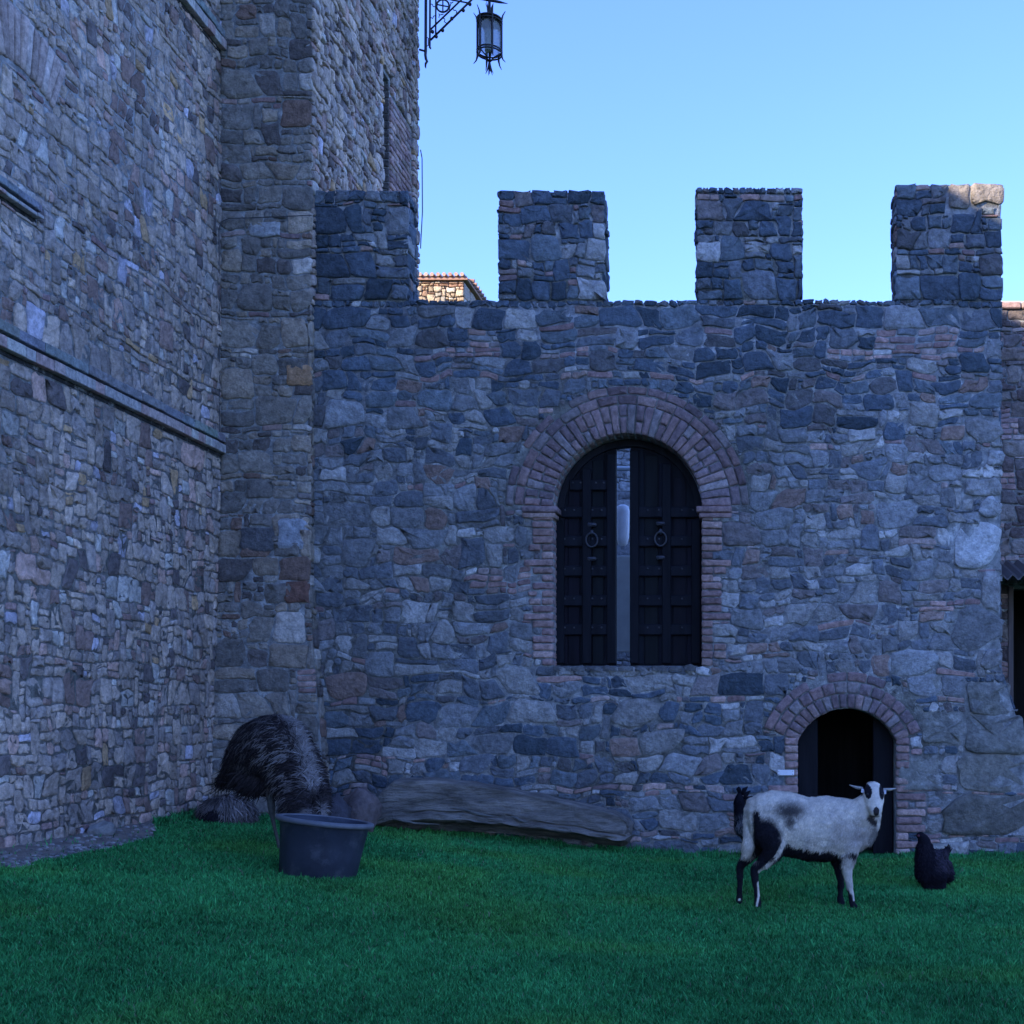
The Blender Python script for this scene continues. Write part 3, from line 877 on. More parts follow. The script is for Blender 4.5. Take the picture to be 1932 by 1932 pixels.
# ================================================================== SUNLIT BUILDING FAR BEHIND
YF = 35.0
fb = empty('stone_building', (-9, YF, 0), label='small sunlit cream stone building with a tiled roof edge, seen between the first two merlons', cat='building')
mb = MB()
xr = W2(876, 0, YF)[0]; ztop = W2(0, 531, YF)[1]
rects, wg = pack(xr - 5.6, xr, ztop - 3.2, ztop, None, SZ, 201, cell=.04, brick=.10, rows=(3, 4, 5), thin=.2, asp=(.8, 1.7))
stones(mb, rects, lambda U, V, H: (U, YF - H, V), 202, lambda u, v, w, h, b: (.36, .20, .12) if b else pick(PAL['far'], c0), wg, warp=.03, H=(.02, .05), joint=.022, mi_brick=0)
rects, wg = pack(YF, YF + 12, ztop - 3.2, ztop, None, [(11, 7, 3), (8, 6, 4), (6, 5, 4)], 203, cell=.06, brick=.1)
stones(mb, rects, lambda U, V, H: (xr - .02 + H, U, V), 204, lambda u, v, w, h, b: pick(PAL['left'], c0), wg, warp=.05, H=(.02, .05), joint=.03)
mb.box(xr - 7, xr - .01, YF + .01, YF + 12, -.5, ztop, (.12, .10, .08), 2)
masonry(mb, 'wall', fb)
mb = MB()
x = xr - 5.8
mb.box(xr - 7, xr + .12, YF - .12, YF + 12, ztop + .01, ztop + .07, (.34, .19, .13))
mb.box(xr - 7, xr + .08, YF - .06, YF + 12, ztop + .075, ztop + .13, (.38, .24, .17))
while x < xr + .1:
    mb.tube([(x, YF - .2, ztop + .14), (x, YF + 3, ztop + .36)], [.055, .055], 10, random.Random(int(x * 99)).choice([(.42, .27, .18), (.46, .36, .26), (.36, .2, .13)]))
    x += .17
yy = YF + .4
while yy < YF + 12:
    mb.tube([(xr + .2, yy, ztop + .15), (xr - 2, yy, ztop + .35)], [.055, .055], 8, (.34, .2, .14)); yy += .3
mb.build('roof', [M['tile']], fb)

# ================================================================== OUTBUILDING BEHIND THE RIGHT END
ob = empty('outbuilding', (3.5, 14, 0), label='reddish stone outbuilding with corrugated canopy behind the right end of the wall', cat='building')
YO = 14.0
mb = MB()
do = [(W2(1903, 0, YO)[0], -.3), (W2(1903, 0, YO)[0], 2.84), (4.6, 2.84), (4.6, -.3)]
zo = W2(0, 584, YO)[1]
rects, wg = pack(2.2, 5.2, 0, zo, lambda u, v: ~((u > do[0][0]) & (u < 4.6) & (v < 2.84)), SZ, 301, brick=.3)
stones(mb, rects, lambda U, V, H: (U, YO - H, V), 302, lambda u, v, w, h, b: c0.choice(BR) if b else c0.choice([(.25, .2, .17), (.2, .17, .16), (.3, .26, .23), (.17, .13, .12)]), wg, warp=.03)
plate(mb, [(2.0, -.4), (do[0][0], -.4)] + do + [(4.6, -.4), (7.5, -.4), (7.5, zo), (2.0, zo)], [], lambda a, b, d: (a, YO + d, b), 0, .5)
masonry(mb, 'wall', ob)
mb = MB()
x = 2.2
while x < 5.2:
    w = rnd.uniform(.2, .34); mb.bevbox(x, x + w - .01, YO - .05, YO + .5, zo + .002, zo + .075, .012, rnd.choice(BR[:4]), 0); x += w
mb.build('coping', [M['brick']], ob)
mb = MB()
vs = []; f = []
nx = 90
for i in range(nx + 1):
    x = 2.45 + 2.4 * i / nx; dz = .028 * math.sin(i * 2 * math.pi / 4.5)
    vs += [(x, YO - .9, 2.86 + dz), (x, YO - .02, 3.12 + dz), (x, YO - .9, 2.845 + dz), (x, YO - .02, 3.105 + dz)]
for i in range(nx):
    a = 4 * i; b = a + 4
    f += [(a, b, b + 1, a + 1), (a + 2, a + 3, b + 3, b + 2), (a, a + 2, b + 2, b)]
mb.add(vs, f, (.10, .085, .08)); mb.build('canopy', [M['paint']], ob)
mb = MB()
mb.bevbox(do[0][0] - .01, do[0][0] + .05, YO - .03, YO + .2, 0, 2.84, .005, (.13, .10, .09))
mb.build('door_post', [M['wood']], ob)
mb = MB()
for b_ in ((2.3, 5.0, YO + 2.6, YO + 2.7, -.1, 3.2), (2.2, 2.3, YO + .51, YO + 2.7, -.1, 3.2), (4.9, 5.0, YO + .51, YO + 2.7, -.1, 3.2), (2.2, 5.0, YO + .51, YO + 2.7, 3.2, 3.3)):
    mb.box(*b_, (.02, .018, .018))
mb.build('room', [M['wood']], ob)
mb = MB(); zz = W2(0, 572, 16)[1]
mb.tube([(2.4, 16, zz), (8, 16, zz)], .03, 8, (.5, .52, .55))
tag(mb.build('railing', [M['paint']]), 'thin pale horizontal metal rail in the sky behind the right merlon', 'railing')

# ================================================================== TERRACE SEEN THROUGH THE GAP IN THE DOORS
mb = MB()
rects, wg = pack(-4.0, 1.2, 1.6, 6.0, None, SZ, 401)
stones(mb, rects, lambda U, V, H: (U, 18.0 - H, V), 402, lambda u, v, w, h, b: c0.choice([(.45, .46, .45), (.55, .56, .55), (.34, .35, .35)]), wg, warp=.03)
mb.box(-4.1, 1.3, 18.0, 18.4, -.2, 6.0, MC, 2)
o = masonry(mb, 'terrace_wall', None); tag(o, 'grey stone wall glimpsed through the gap between the dark doors', 'wall')
mb = MB(); Yp = 14.6
a, z1 = W2(1150, 1048, Yp); b, z0 = W2(1202, 1240, Yp)
mb.bevbox(a, b, Yp, Yp + .05, z0 + .06, z1, .008, (.60, .61, .57))
tag(mb.build('metal_panel', [M['paint']]), 'plain pale grey upright panel filling the lower gap between the dark doors', 'panel')
mb = MB()
a, z1 = W2(1175, 952, Yp + .3); _, z0 = W2(1175, 1030, Yp + .3)
prof = [(.0, .03), (.03, .075), (.10, .088), (.3, .085), (.5, .08), (.59, .06), (.62, .03)]
sc_ = (z1 - z0) / .62
mb.loft([((a, Yp + .3, z1 - d * sc_), r * .95, r * .7, (1, 0, 0), (0, 1, 0)) for d, r in prof], 18, (.9, .9, .9))
wl_ = mb.build('white_lamp', [M['paint']], None, True); tag(wl_, 'white rounded oblong lamp housing hanging in the gap between the doors', 'lamp')
mb = MB(); zz = W2(0, 884, 14.6)[1]
mb.tube([(-3.5, 14.6, zz), (.6, 14.6, zz)], .028, 8, (.7, .75, .76))
tag(mb.build('pipe', [M['paint']]), 'thin pale horizontal pipe crossing the upper gap between the doors', 'pipe')
mb = MB()
mb.box(-4.2, .3, YW + .61, 17.9, 1.2, WSILL - .04, (.12, .12, .11))
tag(mb.build('terrace_floor', [M['farwall']]), kind='structure')

# ================================================================== LANTERN
def LZ(zx, zy): return (W2(773 + zx / 10, 0, 15.6)[0], W2(0, zy / 10, 15.6)[1])
lan = empty('wall_lantern', (-4.3, 15.6, 10.2), label='black wrought iron lantern hanging from a scrolled bracket high on the tower corner', cat='lantern')
IC = (.02, .02, .022)
YLn = 15.6
def tp(mb, pts, r, y=YLn): mb.tube([(LZ(a, b)[0], y, LZ(a, b)[1]) for a, b in pts], r, 7, IC)
mb = MB()
tp(mb, [(305, -260), (300, 960), (295, 1040), (305, 1110), (328, 1160), (300, 1205), (296, 1250), (306, 1290)], [.019, .019, .018, .018, .016, .014, .012, .004])
tp(mb, [(385, -250), (378, 900), (400, 915)], .013); tp(mb, [(493, -240), (490, 640)], .011)
tp(mb, [(395, 755), (1120, 45), (1400, -240)], .013); tp(mb, [(395, 555), (960, 10), (1200, -230)], .011)
tp(mb, [(180, 935), (280, 962)], .013); tp(mb, [(300, -240), (800, -140), (1500, 0), (1700, 40), (1850, 70)], [.018, .018, .02, .016, .003])
tp(mb, [(560, -60), (800, 0), (1120, 58)], .010)
tp(mb, [(320, 700), (350, 720), (350, 860), (325, 870)], .006)
cxx, czz = LZ(625, 110); rr0 = 118 / 1485
ring = [(cxx + rr0 * math.sin(t), YLn, czz + rr0 * math.cos(t)) for t in [2 * math.pi * i / 24 for i in range(24)]]
mb.tube(ring, .012, 7, IC, closed=True)
tp(mb, [(625, -10), (625, 228)], .009); tp(mb, [(510, 85), (745, 130)], .009)
for q in (((405, 75), (430, 85), (440, 120), (475, 128)), ((405, 330), (430, 352), (445, 320), (455, 300), (480, 300)), ((820, 170), (830, 195), (870, 195), (888, 215), (880, 250)), ((625, 345), (655, 350), (665, 380), (650, 410), (690, 435)), ((745, 185), (780, 60), (765, 45)), ((780, 60), (825, 35)), ((640, 265), (560, 285), (550, 335)), ((560, 285), (550, 255))):
    tp(mb, q, .006)
for (a, b) in ((1010, 195), (620, 572), (500, 690), (795, 350), (1135, 80), (430, 600)):
    X_, Z_ = LZ(a, b); mb.sphere((X_, YLn, Z_), .024, 8, 6, IC)
mb.build('bracket', [M['iron']], lan, True)
mb = MB()
lx, lz = LZ(1505, 0); ztp = LZ(0, 375)[1]; zbt = LZ(0, 1010)[1]; rad = .157
tp(mb, [(1503, -20), (1503, 380)], [.017, .021])
for (z_, r_) in ((ztp, rad), (ztp - .035, rad), (zbt, rad), (zbt + .03, rad)):
    mb.tube([(lx + r_ * math.cos(t), YLn + r_ * math.sin(t), z_) for t in [2 * math.pi * i / 24 for i in range(24)]], .010, 6, IC, closed=True)
for k in range(6):
    t = R(-5 + 60 * k); cx_, sy_ = math.cos(t), math.sin(t)
    P_ = lambda r_, z_: (lx + r_ * cx_, YLn + r_ * sy_, z_)
    mb.tube([P_(rad + .05, ztp + .10), P_(rad + .018, ztp + .05), P_(rad, ztp - .01), P_(rad, zbt - .03), P_(rad + .015, zbt - .08), P_(rad + .05, zbt - .12)], [.004, .009, .014, .014, .009, .004], 6, IC)
    mb.tube([P_(.012, ztp + .05), P_(.06, ztp + .02), P_(.12, ztp + .012), P_(rad, ztp - .01)], .009, 6, IC)
    mb.tube([P_(.012, zbt - .10), P_(.06, zbt - .05), P_(.12, zbt - .02), P_(rad, zbt)], .008, 6, IC)
    mb.tube([P_(.0, zbt - .08), P_(.012, zbt - .15), P_(.028, zbt - .21), P_(.05, zbt - .255)], [.009, .009, .008, .003], 6, IC)
    mb.tube([P_(.05, ztp + .21), P_(.03, ztp + .16), P_(.022, ztp + .1), P_(.03, ztp + .04), P_(.07, ztp + .01)], [.003, .008, .009, .009, .008], 6, IC)
    t2 = R(25 + 60 * k)     # pointed-arch heads between the posts
    a_ = (lx + rad * math.cos(R(-5 + 60 * k)), YLn + rad * math.sin(R(-5 + 60 * k)))
    b_ = (lx + rad * math.cos(R(55 + 60 * k)), YLn + rad * math.sin(R(55 + 60 * k)))
    pts = []
    for i in range(9):
        s_ = i / 8; pts.append((a_[0] + (b_[0] - a_[0]) * s_, a_[1] + (b_[1] - a_[1]) * s_, ztp - .10 + .07 * math.sin(math.pi * s_)))
    mb.tube(pts, .010, 6, IC)
mb.tube([(lx, YLn, zbt + .02), (lx, YLn, zbt - .26)], [.012, .003], 6, IC)
mb.tube([(lx, YLn, ztp + .0), (lx, YLn, ztp - .05)], [rad * .97, rad * .9], 18, IC)
mb.build('cage', [M['iron']], lan, True)
mb = MB()
for k in range(6):
    t0, t1 = R(-5 + 60 * k), R(55 + 60 * k); r_ = rad - .014
    mb.add([(lx + r_ * math.cos(t0), YLn + r_ * math.sin(t0), zbt + .03), (lx + r_ * math.cos(t1), YLn + r_ * math.sin(t1), zbt + .03), (lx + r_ * math.cos(t1), YLn + r_ * math.sin(t1), ztp - .05), (lx + r_ * math.cos(t0), YLn + r_ * math.sin(t0), ztp - .05)], [(0, 1, 2, 3)])
mb.build('glass', [M['glass']], lan)
mb = MB()
mb.loft([((lx - .01, YLn, zbt + .03 + d), r_, r_, (1, 0, 0), (0, 1, 0)) for d, r_ in ((0, .05), (.05, .05), (.055, .032), (.10, .042), (.20, .048), (.26, .04), (.29, .015))], 12, (.55, .62, .58))
mb.build('bulb', [M['paint']], lan, True)

# white plaque
mb = MB()
a, z1 = W2(1467, 1452.5, YW - .03); b, z0 = W2(1498, 1463, YW - .03)
mb.bevbox(a, b, YW - .045, YW - .03, z0, z1, .004, (.85, .86, .86), 0)
for sx in (a + .012, b - .012):
    for sz in (z0 + .012, z1 - .012): mb.sphere((sx, YW - .046, sz), .004, 8, 5, (.1, .1, .1), 0)
tag(mb.build('plaque', [M['paint']]), 'small blank white plaque on the bricks left of the low doorway', 'sign')

# ================================================================== GROUND
gx = np.arange(-6, 9.01, .12); gy = np.arange(-2, 20.01, .15)
def grid_mesh(name, gx, gy, zf, mat, kind='structure'):
    GX, GY = np.meshgrid(gx, gy); Z = zf(GX, GY)
    V = np.stack([GX, GY, Z], 2).reshape(-1, 3); nx = len(gx); ny = len(gy)
    i = np.arange(nx - 1)[None] + nx * np.arange(ny - 1)[:, None]
    Fq = np.stack([i, i + 1, i + nx + 1, i + nx], 2).reshape(-1, 4)
    me = bpy.data.meshes.new(name); me.from_pydata(V.tolist(), [], Fq.tolist())
    o = link(name, me, mat, None, True); o['kind'] = kind
    return o
def gfun(x, y):
    z = ground(x, y)
    far = sstep(20, 200, np.hypot(x, y))
    return z * (1 - far) - .05 * far
gxx = np.concatenate([[-1500, -400, -120, -50, -25, -12], np.arange(-8, 9, .15), [12, 25, 50, 120, 400, 1500]])
gyy = np.concatenate([[-1500, -400, -120, -50, -20, -6], np.arange(-2, 14, .15), [16, 20, 25, 50, 120, 400, 1500]])
grid_mesh('lawn', gxx, gyy, gfun, M['turf'])

# dirt strip at the foot of the left wall
def dirt_in(x, y):
    # region in plan, irregular lower edge
    px = VX + F * x / y
    py = VY - F * (ground(x, y) - CAMZ) / y
    edge = 1591 + (283 - px) * .175 + 6 * noise(px / 40., px * 0, seed=8)
    edge = np.where(px < 60, edge + 4, edge)
    return (x < -3.9) & (py < edge) & (px < 292 + 8 * noise(py / 9., py * 0, seed=9)) & (px > -250)
gx2 = np.arange(-5.25, -4.0, .035); gy2 = np.arange(6.4, 10.9, .035)
GX, GY = np.meshgrid(gx2, gy2); ok = dirt_in(GX, GY) & (GY < 10.6)
Z = ground(GX, GY) + .006 + .012 * np.abs(noise(GX / .12, GY / .12, seed=14)) 
V = np.stack([GX, GY, Z], 2).reshape(-1, 3); nx = len(gx2)
fq = []
for j in range(len(gy2) - 1):
    for i in range(nx - 1):
        if ok[j, i] and ok[j + 1, i] and ok[j, i + 1] and ok[j + 1, i + 1]:
            k = j * nx + i; fq.append((k, k + 1, k + nx + 1, k + nx))
mb = MB(); mb.add(V, fq, (.26, .215, .17))
M['dirt'] = attr_mat('bare_earth', var=.4, scale=5, bump=1.0, bscale=40, bdist=.02, blotch=(30, .6, (.3, .27, .24), .5))
o = mb.build('bare_earth', [M['dirt']], None, True); tag(o, kind='structure')
mb = MB()
rg = np.random.RandomState(5); cnt = 0
while cnt < 420:
    x = rg.uniform(-5.18, -4.05); y = rg.uniform(7.5, 10.5)
    if not dirt_in(np.array([x]), np.array([y]))[0]: continue
    px = VX + F * x / y; py = VY - F * (gz(x, y) - CAMZ) / y
    edge = 1591 + (283 - px) * .175
    if py < edge - 12 and rg.rand() < .8: continue
    r_ = rg.uniform(.006, .022); c_ = rg.choice([.14, .2, .28, .38])
    mb.sphere((x, y, gz(x, y) + .012), (r_ * 1.3, r_, r_ * .7), 6, 4, (c_, c_ * .93, c_ * .86)); cnt += 1
tag(mb.build('gravel', [M['rock']], None, False), 'pale pebbles scattered along the edge of the bare earth strip', 'gravel', kind='stuff')

def grass_density(x, y):
    return ~dirt_in(x, y)
def make_grass():
    rg = np.random.RandomState(9)
    xs = []; ys = []
    n_ = 980000
    y = 1 / rg.uniform(1 / 12.2, 1 / 3.7, n_)        # constant density per picture area to first order
    y = np.where(rg.rand(n_) < .45, rg.uniform(4.5, 12.1, n_), y)
    px = rg.uniform(-420, 2420, n_); x = (px - VX) * y / F
    keep = (x > XL + .02) & (y < YW - .01)
    keep &= ~((x < XT + .25) & (y > YT - .28))
    keep &= ~(dirt_in(x, y) & (rg.rand(n_) < .985))
    hx = x[keep]; hy = y[keep]; n = len(hx)
    g = ground(hx, hy)
    tn = noise(hx / .07, hy / .09, seed=31) * .8 + noise(hx / .35, hy / .35, seed=32) * .5
    ht = (.023 + .015 * rg.rand(n) + .012 * tn) * (1 + .5 * (rg.rand(n) < .04))
    weed = ((hy > 11.78) | (hx < XL + .18)) & (noise(hx / .22, hy / .22, seed=38) > -.1)
    ht *= np.where(weed, rg.uniform(1.0, 2.4, n), 1)
    an = rg.uniform(0, 2 * np.pi, n); lean = rg.uniform(.1, .85, n) * ht
    wa = rg.uniform(0, np.pi, n); wd = rg.uniform(.0016, .0034, n) * (1 + (hy - 5) * .16)
    bx = np.cos(wa) * wd; by = np.sin(wa) * wd
    mx = np.cos(an) * lean * .35; my = np.sin(an) * lean * .35
    v = np.zeros((n, 5, 3))
    v[:, 0] = np.stack([hx - bx, hy - by, g - .004], 1); v[:, 1] = np.stack([hx + bx, hy + by, g - .004], 1)
    v[:, 2] = np.stack([hx + mx - bx * .8, hy + my - by * .8, g + ht * .6], 1); v[:, 3] = np.stack([hx + mx + bx * .8, hy + my + by * .8, g + ht * .6], 1)
    v[:, 4] = np.stack([hx + np.cos(an) * lean, hy + np.sin(an) * lean, g + ht], 1)
    base = np.array([.040, .255, .070])
    k = (1 + .34 * rg.normal(0, 1, n) + .20 * noise(hx / .5, hy / .4, seed=33) + .22 * noise(hx / .05, hy / .06, seed=36) + .12 * noise(hx / 1.7, hy / 1.3, seed=34))[:, None]
    col = base * np.clip(k, .35, 2.2)
    yel = sstep(-.1, .8, noise(hx / .8, hy / .6, seed=35))[:, None]
    col = col * (1 + yel * np.array([.5, .05, -.18]))
    dry = (rg.rand(n) < .02)[:, None]
    col = np.where(dry, np.array([.17, .21, .12]), col)
    cv = np.repeat(col[:, None, :], 5, 1); 
    me = bpy.data.meshes.new('grass')
    me.vertices.add(n * 5); me.vertices.foreach_set('co', v.ravel())
    b = (np.arange(n) * 5)[:, None]
    q = (b + np.array([0, 1, 3, 2])[None]); t = (b + np.array([2, 3, 4])[None])
    loops = np.concatenate([q, t], 1).ravel()
    me.loops.add(len(loops)); me.loops.foreach_set('vertex_index', loops.astype(np.int32))
    me.polygons.add(2 * n)
    st = np.stack([np.arange(n) * 7, np.arange(n) * 7 + 4], 1).ravel(); tot = np.tile([4, 3], n)
    me.polygons.foreach_set('loop_start', st.astype(np.int32)); me.polygons.foreach_set('loop_total', tot.astype(np.int32))
    me.update(calc_edges=True)
    at = me.color_attributes.new('Col', 'FLOAT_COLOR', 'POINT')
    cc = np.ones((n * 5, 4), np.float32); cc[:, :3] = cv.reshape(-1, 3); at.data.foreach_set('color', cc.ravel())
    o = link('grass', me, M['grass']); tag(o, 'short green lawn grass covering the ground in front of the walls', 'grass', kind='stuff')
make_grass()

# ================================================================== ROCKS AND LOG
def rock(c, r, seed, col, sub=(26, 18), flat=.0):
    mb = MB(); mb.sphere((0, 0, 0), 1.0, sub[0], sub[1])
    v = mb.v[0]; nrm = v / np.linalg.norm(v, axis=1)[:, None]
    rg = np.random.RandomState(seed)
    d = np.ones(len(v))
    for k in range(9):     # flat facets
        ax = rg.normal(0, 1, 3); ax /= np.linalg.norm(ax); lim = rg.uniform(.62, .85)
        dd = nrm @ ax
        d = np.minimum(d, np.where(dd > .05, lim / np.maximum(dd, .05), 9))
    d = d * (1 + .14 * noise(nrm[:, 0] * 2.2, nrm[:, 1] * 2.2, nrm[:, 2] * 2.2, seed) + .07 * noise(nrm[:, 0] * 6, nrm[:, 1] * 6, nrm[:, 2] * 6, seed))
    v = nrm * d[:, None] * np.array(r)
    mb.v[0] = v + np.array(c); mb.c[0] = np.tile(np.array(col), (len(v), 1))
    return mb
def at_px(px, Y): return (px - VX) * Y / F
x = at_px(184, 9.55); tag(rock((x, 9.6, gz(x) + .03), (.125, .10, .085), 3, (.27, .26, .235)).build('rock', [M['rock']], None, True), 'small rounded pale rock on bare earth against the left wall', 'rock')
x = at_px(676, 11.2); tag(rock((x, 11.3, gz(x) + .17), (.19, .2, .24), 8, (.17, .13, .12)).build('boulder', [M['rock']], None, True), 'reddish brown pointed boulder behind the tub, beside the log', 'boulder')
x = at_px(640, 11.0); tag(rock((x, 11.0, gz(x) + .17), (.13, .15, .21), 12, (.07, .065, .075)).build('boulder', [M['rock']], None, True), 'dark rounded boulder right beside the feeding emu, behind the tub', 'boulder')

# weathered log
def build_log():
    mb = MB()
    YL0 = 11.62
    st = [  # px, top py, bottom py, undercut
        (703, 1518, 1563), (712, 1498, 1565), (740, 1471, 1565), (790, 1469, 1565), (840, 1474, 1566), (900, 1481, 1568), (960, 1490, 1571), (1020, 1503, 1576),
        (1080, 1517, 1583), (1120, 1526, 1590), (1150, 1533, 1594), (1168, 1540, 1596), (1180, 1549, 1590), (1184, 1560, 1580)]
    n_ = 90; xs = np.linspace(703, 1184, n_)
    tp_ = np.interp(xs, [s[0] for s in st], [s[1] for s in st]); bt_ = np.interp(xs, [s[0] for s in st], [s[2] for s in st]) + 7
    prof = [(0.0, .0, .30), (0.015, .0, .06), (.05, .0, .018), (.2, .0, .012), (.3, 0, .004), (.40, 0, 0), (.5, 0, -.006), (.56, 0, -.010), (.60, 0, .004), (.64, 0, -.028), (.72, 0, -.036), (.74, 0, -.030), (.78, 0, .02), (.82, 0, .12), (1.0, 0, .24), (1.0, 0, .24)]
    vs = []; m_ = len(prof)
    for i in range(n_):
        e = min(i, n_ - 1 - i) / 6.0; e = min(1, e)
        for j, (t, _, dy) in enumerate(prof):
            Y = YL0 + dy
            py = tp_[i] * (1 - t) + bt_[i] * t
            shelf = .022 * math.sin(xs[i] / 37.0) + .012 * math.sin(xs[i] / 11.0)
            py += (bt_[i] - tp_[i]) * shelf * (1 if 3 < j < 12 else .3)
            X = at_px(xs[i], YL0); Z = W2(0, py, YL0)[1]
            nz = float(noise(np.array([xs[i] / 26.0]), np.array([j * .9]), seed=44)[0]); nf = float(noise(np.array([xs[i] / 15.0]), np.array([j * 1.7]), seed=45)[0])
            Y += .016 * nz + .009 * nf
            if i > n_ - 8: X += .03 * nz + .02 * nf
            if i == 0 or i == n_ - 1: Y += .05
            vs.append((X, Y, Z + .005 * nf))
    f = []
    for i in range(n_ - 1):
        for j in range(m_ - 1):
            a = i * m_ + j; f.append((a, a + 1, a + m_ + 1, a + m_))
        f.append((i * m_ + m_ - 1, i * m_, (i + 1) * m_, (i + 1) * m_ + m_ - 1))
    f.append(tuple(range(m_))); f.append(tuple((n_ - 1) * m_ + j for j in range(m_))[::-1])
    V = np.array(vs)
    c = np.tile(np.array([.27, .24, .20]), (len(V), 1)) * (1 + .25 * noise(V[:, 0] / .5, V[:, 2] / .05, seed=2))[:, None]
    mb.add(V, f, c)
    # dark crack splinters as thin wedges of wood lifted from the face
    for (pa, pb, w_) in (((850, 1524), (950, 1543), .016), ((962, 1541), (1000, 1551), .014), ((972, 1556), (1120, 1571), .018), ((705, 1541), (830, 1556), .012)):
        (xa, za), (xb, zb_) = W2(pa[0], pa[1], YL0), W2(pb[0], pb[1], YL0)
        pts = [(xa + (xb - xa) * t, YL0 - .020 + .010 * math.sin(t * 9), za + (zb_ - za) * t + .008 * math.sin(t * 7)) for t in np.linspace(0, 1, 12)]
        mb.tube(pts, [w_ * math.sin(math.pi * (.08 + .84 * t)) for t in np.linspace(0, 1, 12)], 6, (.22, .21, .18))
    me = mb.mesh('log'); recalc(me)
    o = link('log', me, M['log'], None, False)
    tag(o, 'long weathered grey split log lying at the foot of the crenellated wall', 'log')
build_log()

# ================================================================== TUB
Yt = 8.86
tx = at_px(598, Yt); tz = gz(tx, Yt) - .055
tub = empty('tub', (0, 0, 0), label='round dark blue grey rubber tub tilted on the sloping lawn', cat='tub')
mb = MB(); seg = 56; H_ = .445; r0, r1 = .262, .305
prof = [(0.0, 0.0), (r0 - .01, 0.0), (r0, .012), (r0 + (r1 - r0) * .5, H_ * .5), (r1, H_ - .045), (r1 + .004, H_ - .04), (r1 + .006, H_ - .002), (r1 - .012, H_ - .002), (r1 - .02, H_ - .045), (r0 - .012, .03), (0, .03)]
vs = []; f = []
for (r_, z_) in prof:
    for k in range(seg):
        t = 2 * math.pi * k / seg; vs.append((r_ * math.cos(t), r_ * math.sin(t), z_))
for i in range(len(prof) - 1):
    for k in range(seg):
        l_ = (k + 1) % seg; f.append((i * seg + k, i * seg + l_, (i + 1) * seg + l_, (i + 1) * seg + k))
tub_rot = Matrix.Rotation(R(-3.0), 4, 'X') @ Matrix.Rotation(R(7.0), 4, 'Y')
def tubw(V): 
    out = []
    for v_ in V:
        w_ = tub_rot @ Vector(v_); out.append((w_.x + tx, w_.y + Yt, w_.z + tz + .012))
    return out
mb.add(tubw(vs), f, (.034, .040, .055)); mb.build('body', [M['plastic']], tub, True)
mb = MB()
prof = [(r1 + .003, H_ - .034), (r1 + .030, H_ - .030), (r1 + .036, H_ - .014), (r1 + .032, H_ + .001), (r1 + .0, H_ + .006), (r1 - .012, H_ + .001), (r1 - .012, H_ - .02)]
vs = []; f = []
for (r_, z_) in prof:
    for k in range(seg):
        t = 2 * math.pi * k / seg; vs.append((r_ * math.cos(t), r_ * math.sin(t), z_))
for i in range(len(prof)):
    i2 = (i + 1) % len(prof)
    for k in range(seg):
        l_ = (k + 1) % seg; f.append((i * seg + k, i * seg + l_, i2 * seg + l_, i2 * seg + k))
mb.add(tubw(vs), f, (.15, .155, .165)); mb.build('rim', [M['plastic']], tub, True)

# ================================================================== ANIMALS
def blob(mb, voxel, smooth=6, name='body'):
    """voxel-merge overlapping closed shapes into one continuous skin"""
    me = mb.mesh(name)
    recalc(me)
    o = bpy.data.objects.new('tmp', me); C.objects.link(o)
    rm = o.modifiers.new('r', 'REMESH'); rm.mode = 'VOXEL'; rm.voxel_size = voxel; rm.use_smooth_shade = True
    sm = o.modifiers.new('s', 'SMOOTH'); sm.iterations = smooth; sm.factor = .5
    bpy.context.view_layer.update()
    dg = bpy.context.evaluated_depsgraph_get()
    out = bpy.data.meshes.new_from_object(o.evaluated_get(dg))
    bpy.data.objects.remove(o, do_unlink=True)
    out.materials.clear()
    return out
def verts(me):
    a = np.zeros(len(me.vertices) * 3); me.vertices.foreach_get('co', a); return a.reshape(-1, 3)
def norms(me):
    a = np.zeros(len(me.vertices) * 3); me.vertices.foreach_get('normal', a); return a.reshape(-1, 3)
def setcol(me, cols):
    if 'Col' in me.color_attributes: me.color_attributes.remove(me.color_attributes['Col'])
    at = me.color_attributes.new('Col', 'FLOAT_COLOR', 'POINT')
    cc = np.ones((len(me.vertices), 4), np.float32); cc[:, :3] = cols; at.data.foreach_set('color', cc.ravel())
def setverts(me, V): me.vertices.foreach_set('co', V.ravel()); me.update()
def chain(mb, pts, seg=16, sub=4, sy=1.0):
    """smooth tapered limb; pts: (x,y,z,r) interpolated with a Catmull-Rom spline, rounded ends"""
    P = np.array(pts, float); n = len(P)
    out = []
    for i in range(n - 1):
        p0, p1, p2, p3 = P[max(i - 1, 0)], P[i], P[i + 1], P[min(i + 2, n - 1)]
        for k in range(sub):
            t = k / sub
            out.append(.5 * ((2 * p1) + (-p0 + p2) * t + (2 * p0 - 5 * p1 + 4 * p2 - p3) * t * t + (-p0 + 3 * p1 - 3 * p2 + p3) * t ** 3))
    out.append(P[-1]); out = np.array(out)
    pts3 = [tuple(p[:3]) for p in out]; rr = [max(p[3], .002) for p in out]
    d0 = Vector(pts3[0]) - Vector(pts3[1]); d1 = Vector(pts3[-1]) - Vector(pts3[-2])
    d0.normalize(); d1.normalize()
    a = [tuple(Vector(pts3[0]) + d0 * rr[0] * q) for q in (.85, .5)]; b = [tuple(Vector(pts3[-1]) + d1 * rr[-1] * q) for q in (.5, .85)]
    mb.tube(a + pts3 + b, [rr[0] * .5, rr[0] * .87] + rr + [rr[-1] * .87, rr[-1] * .5], seg)
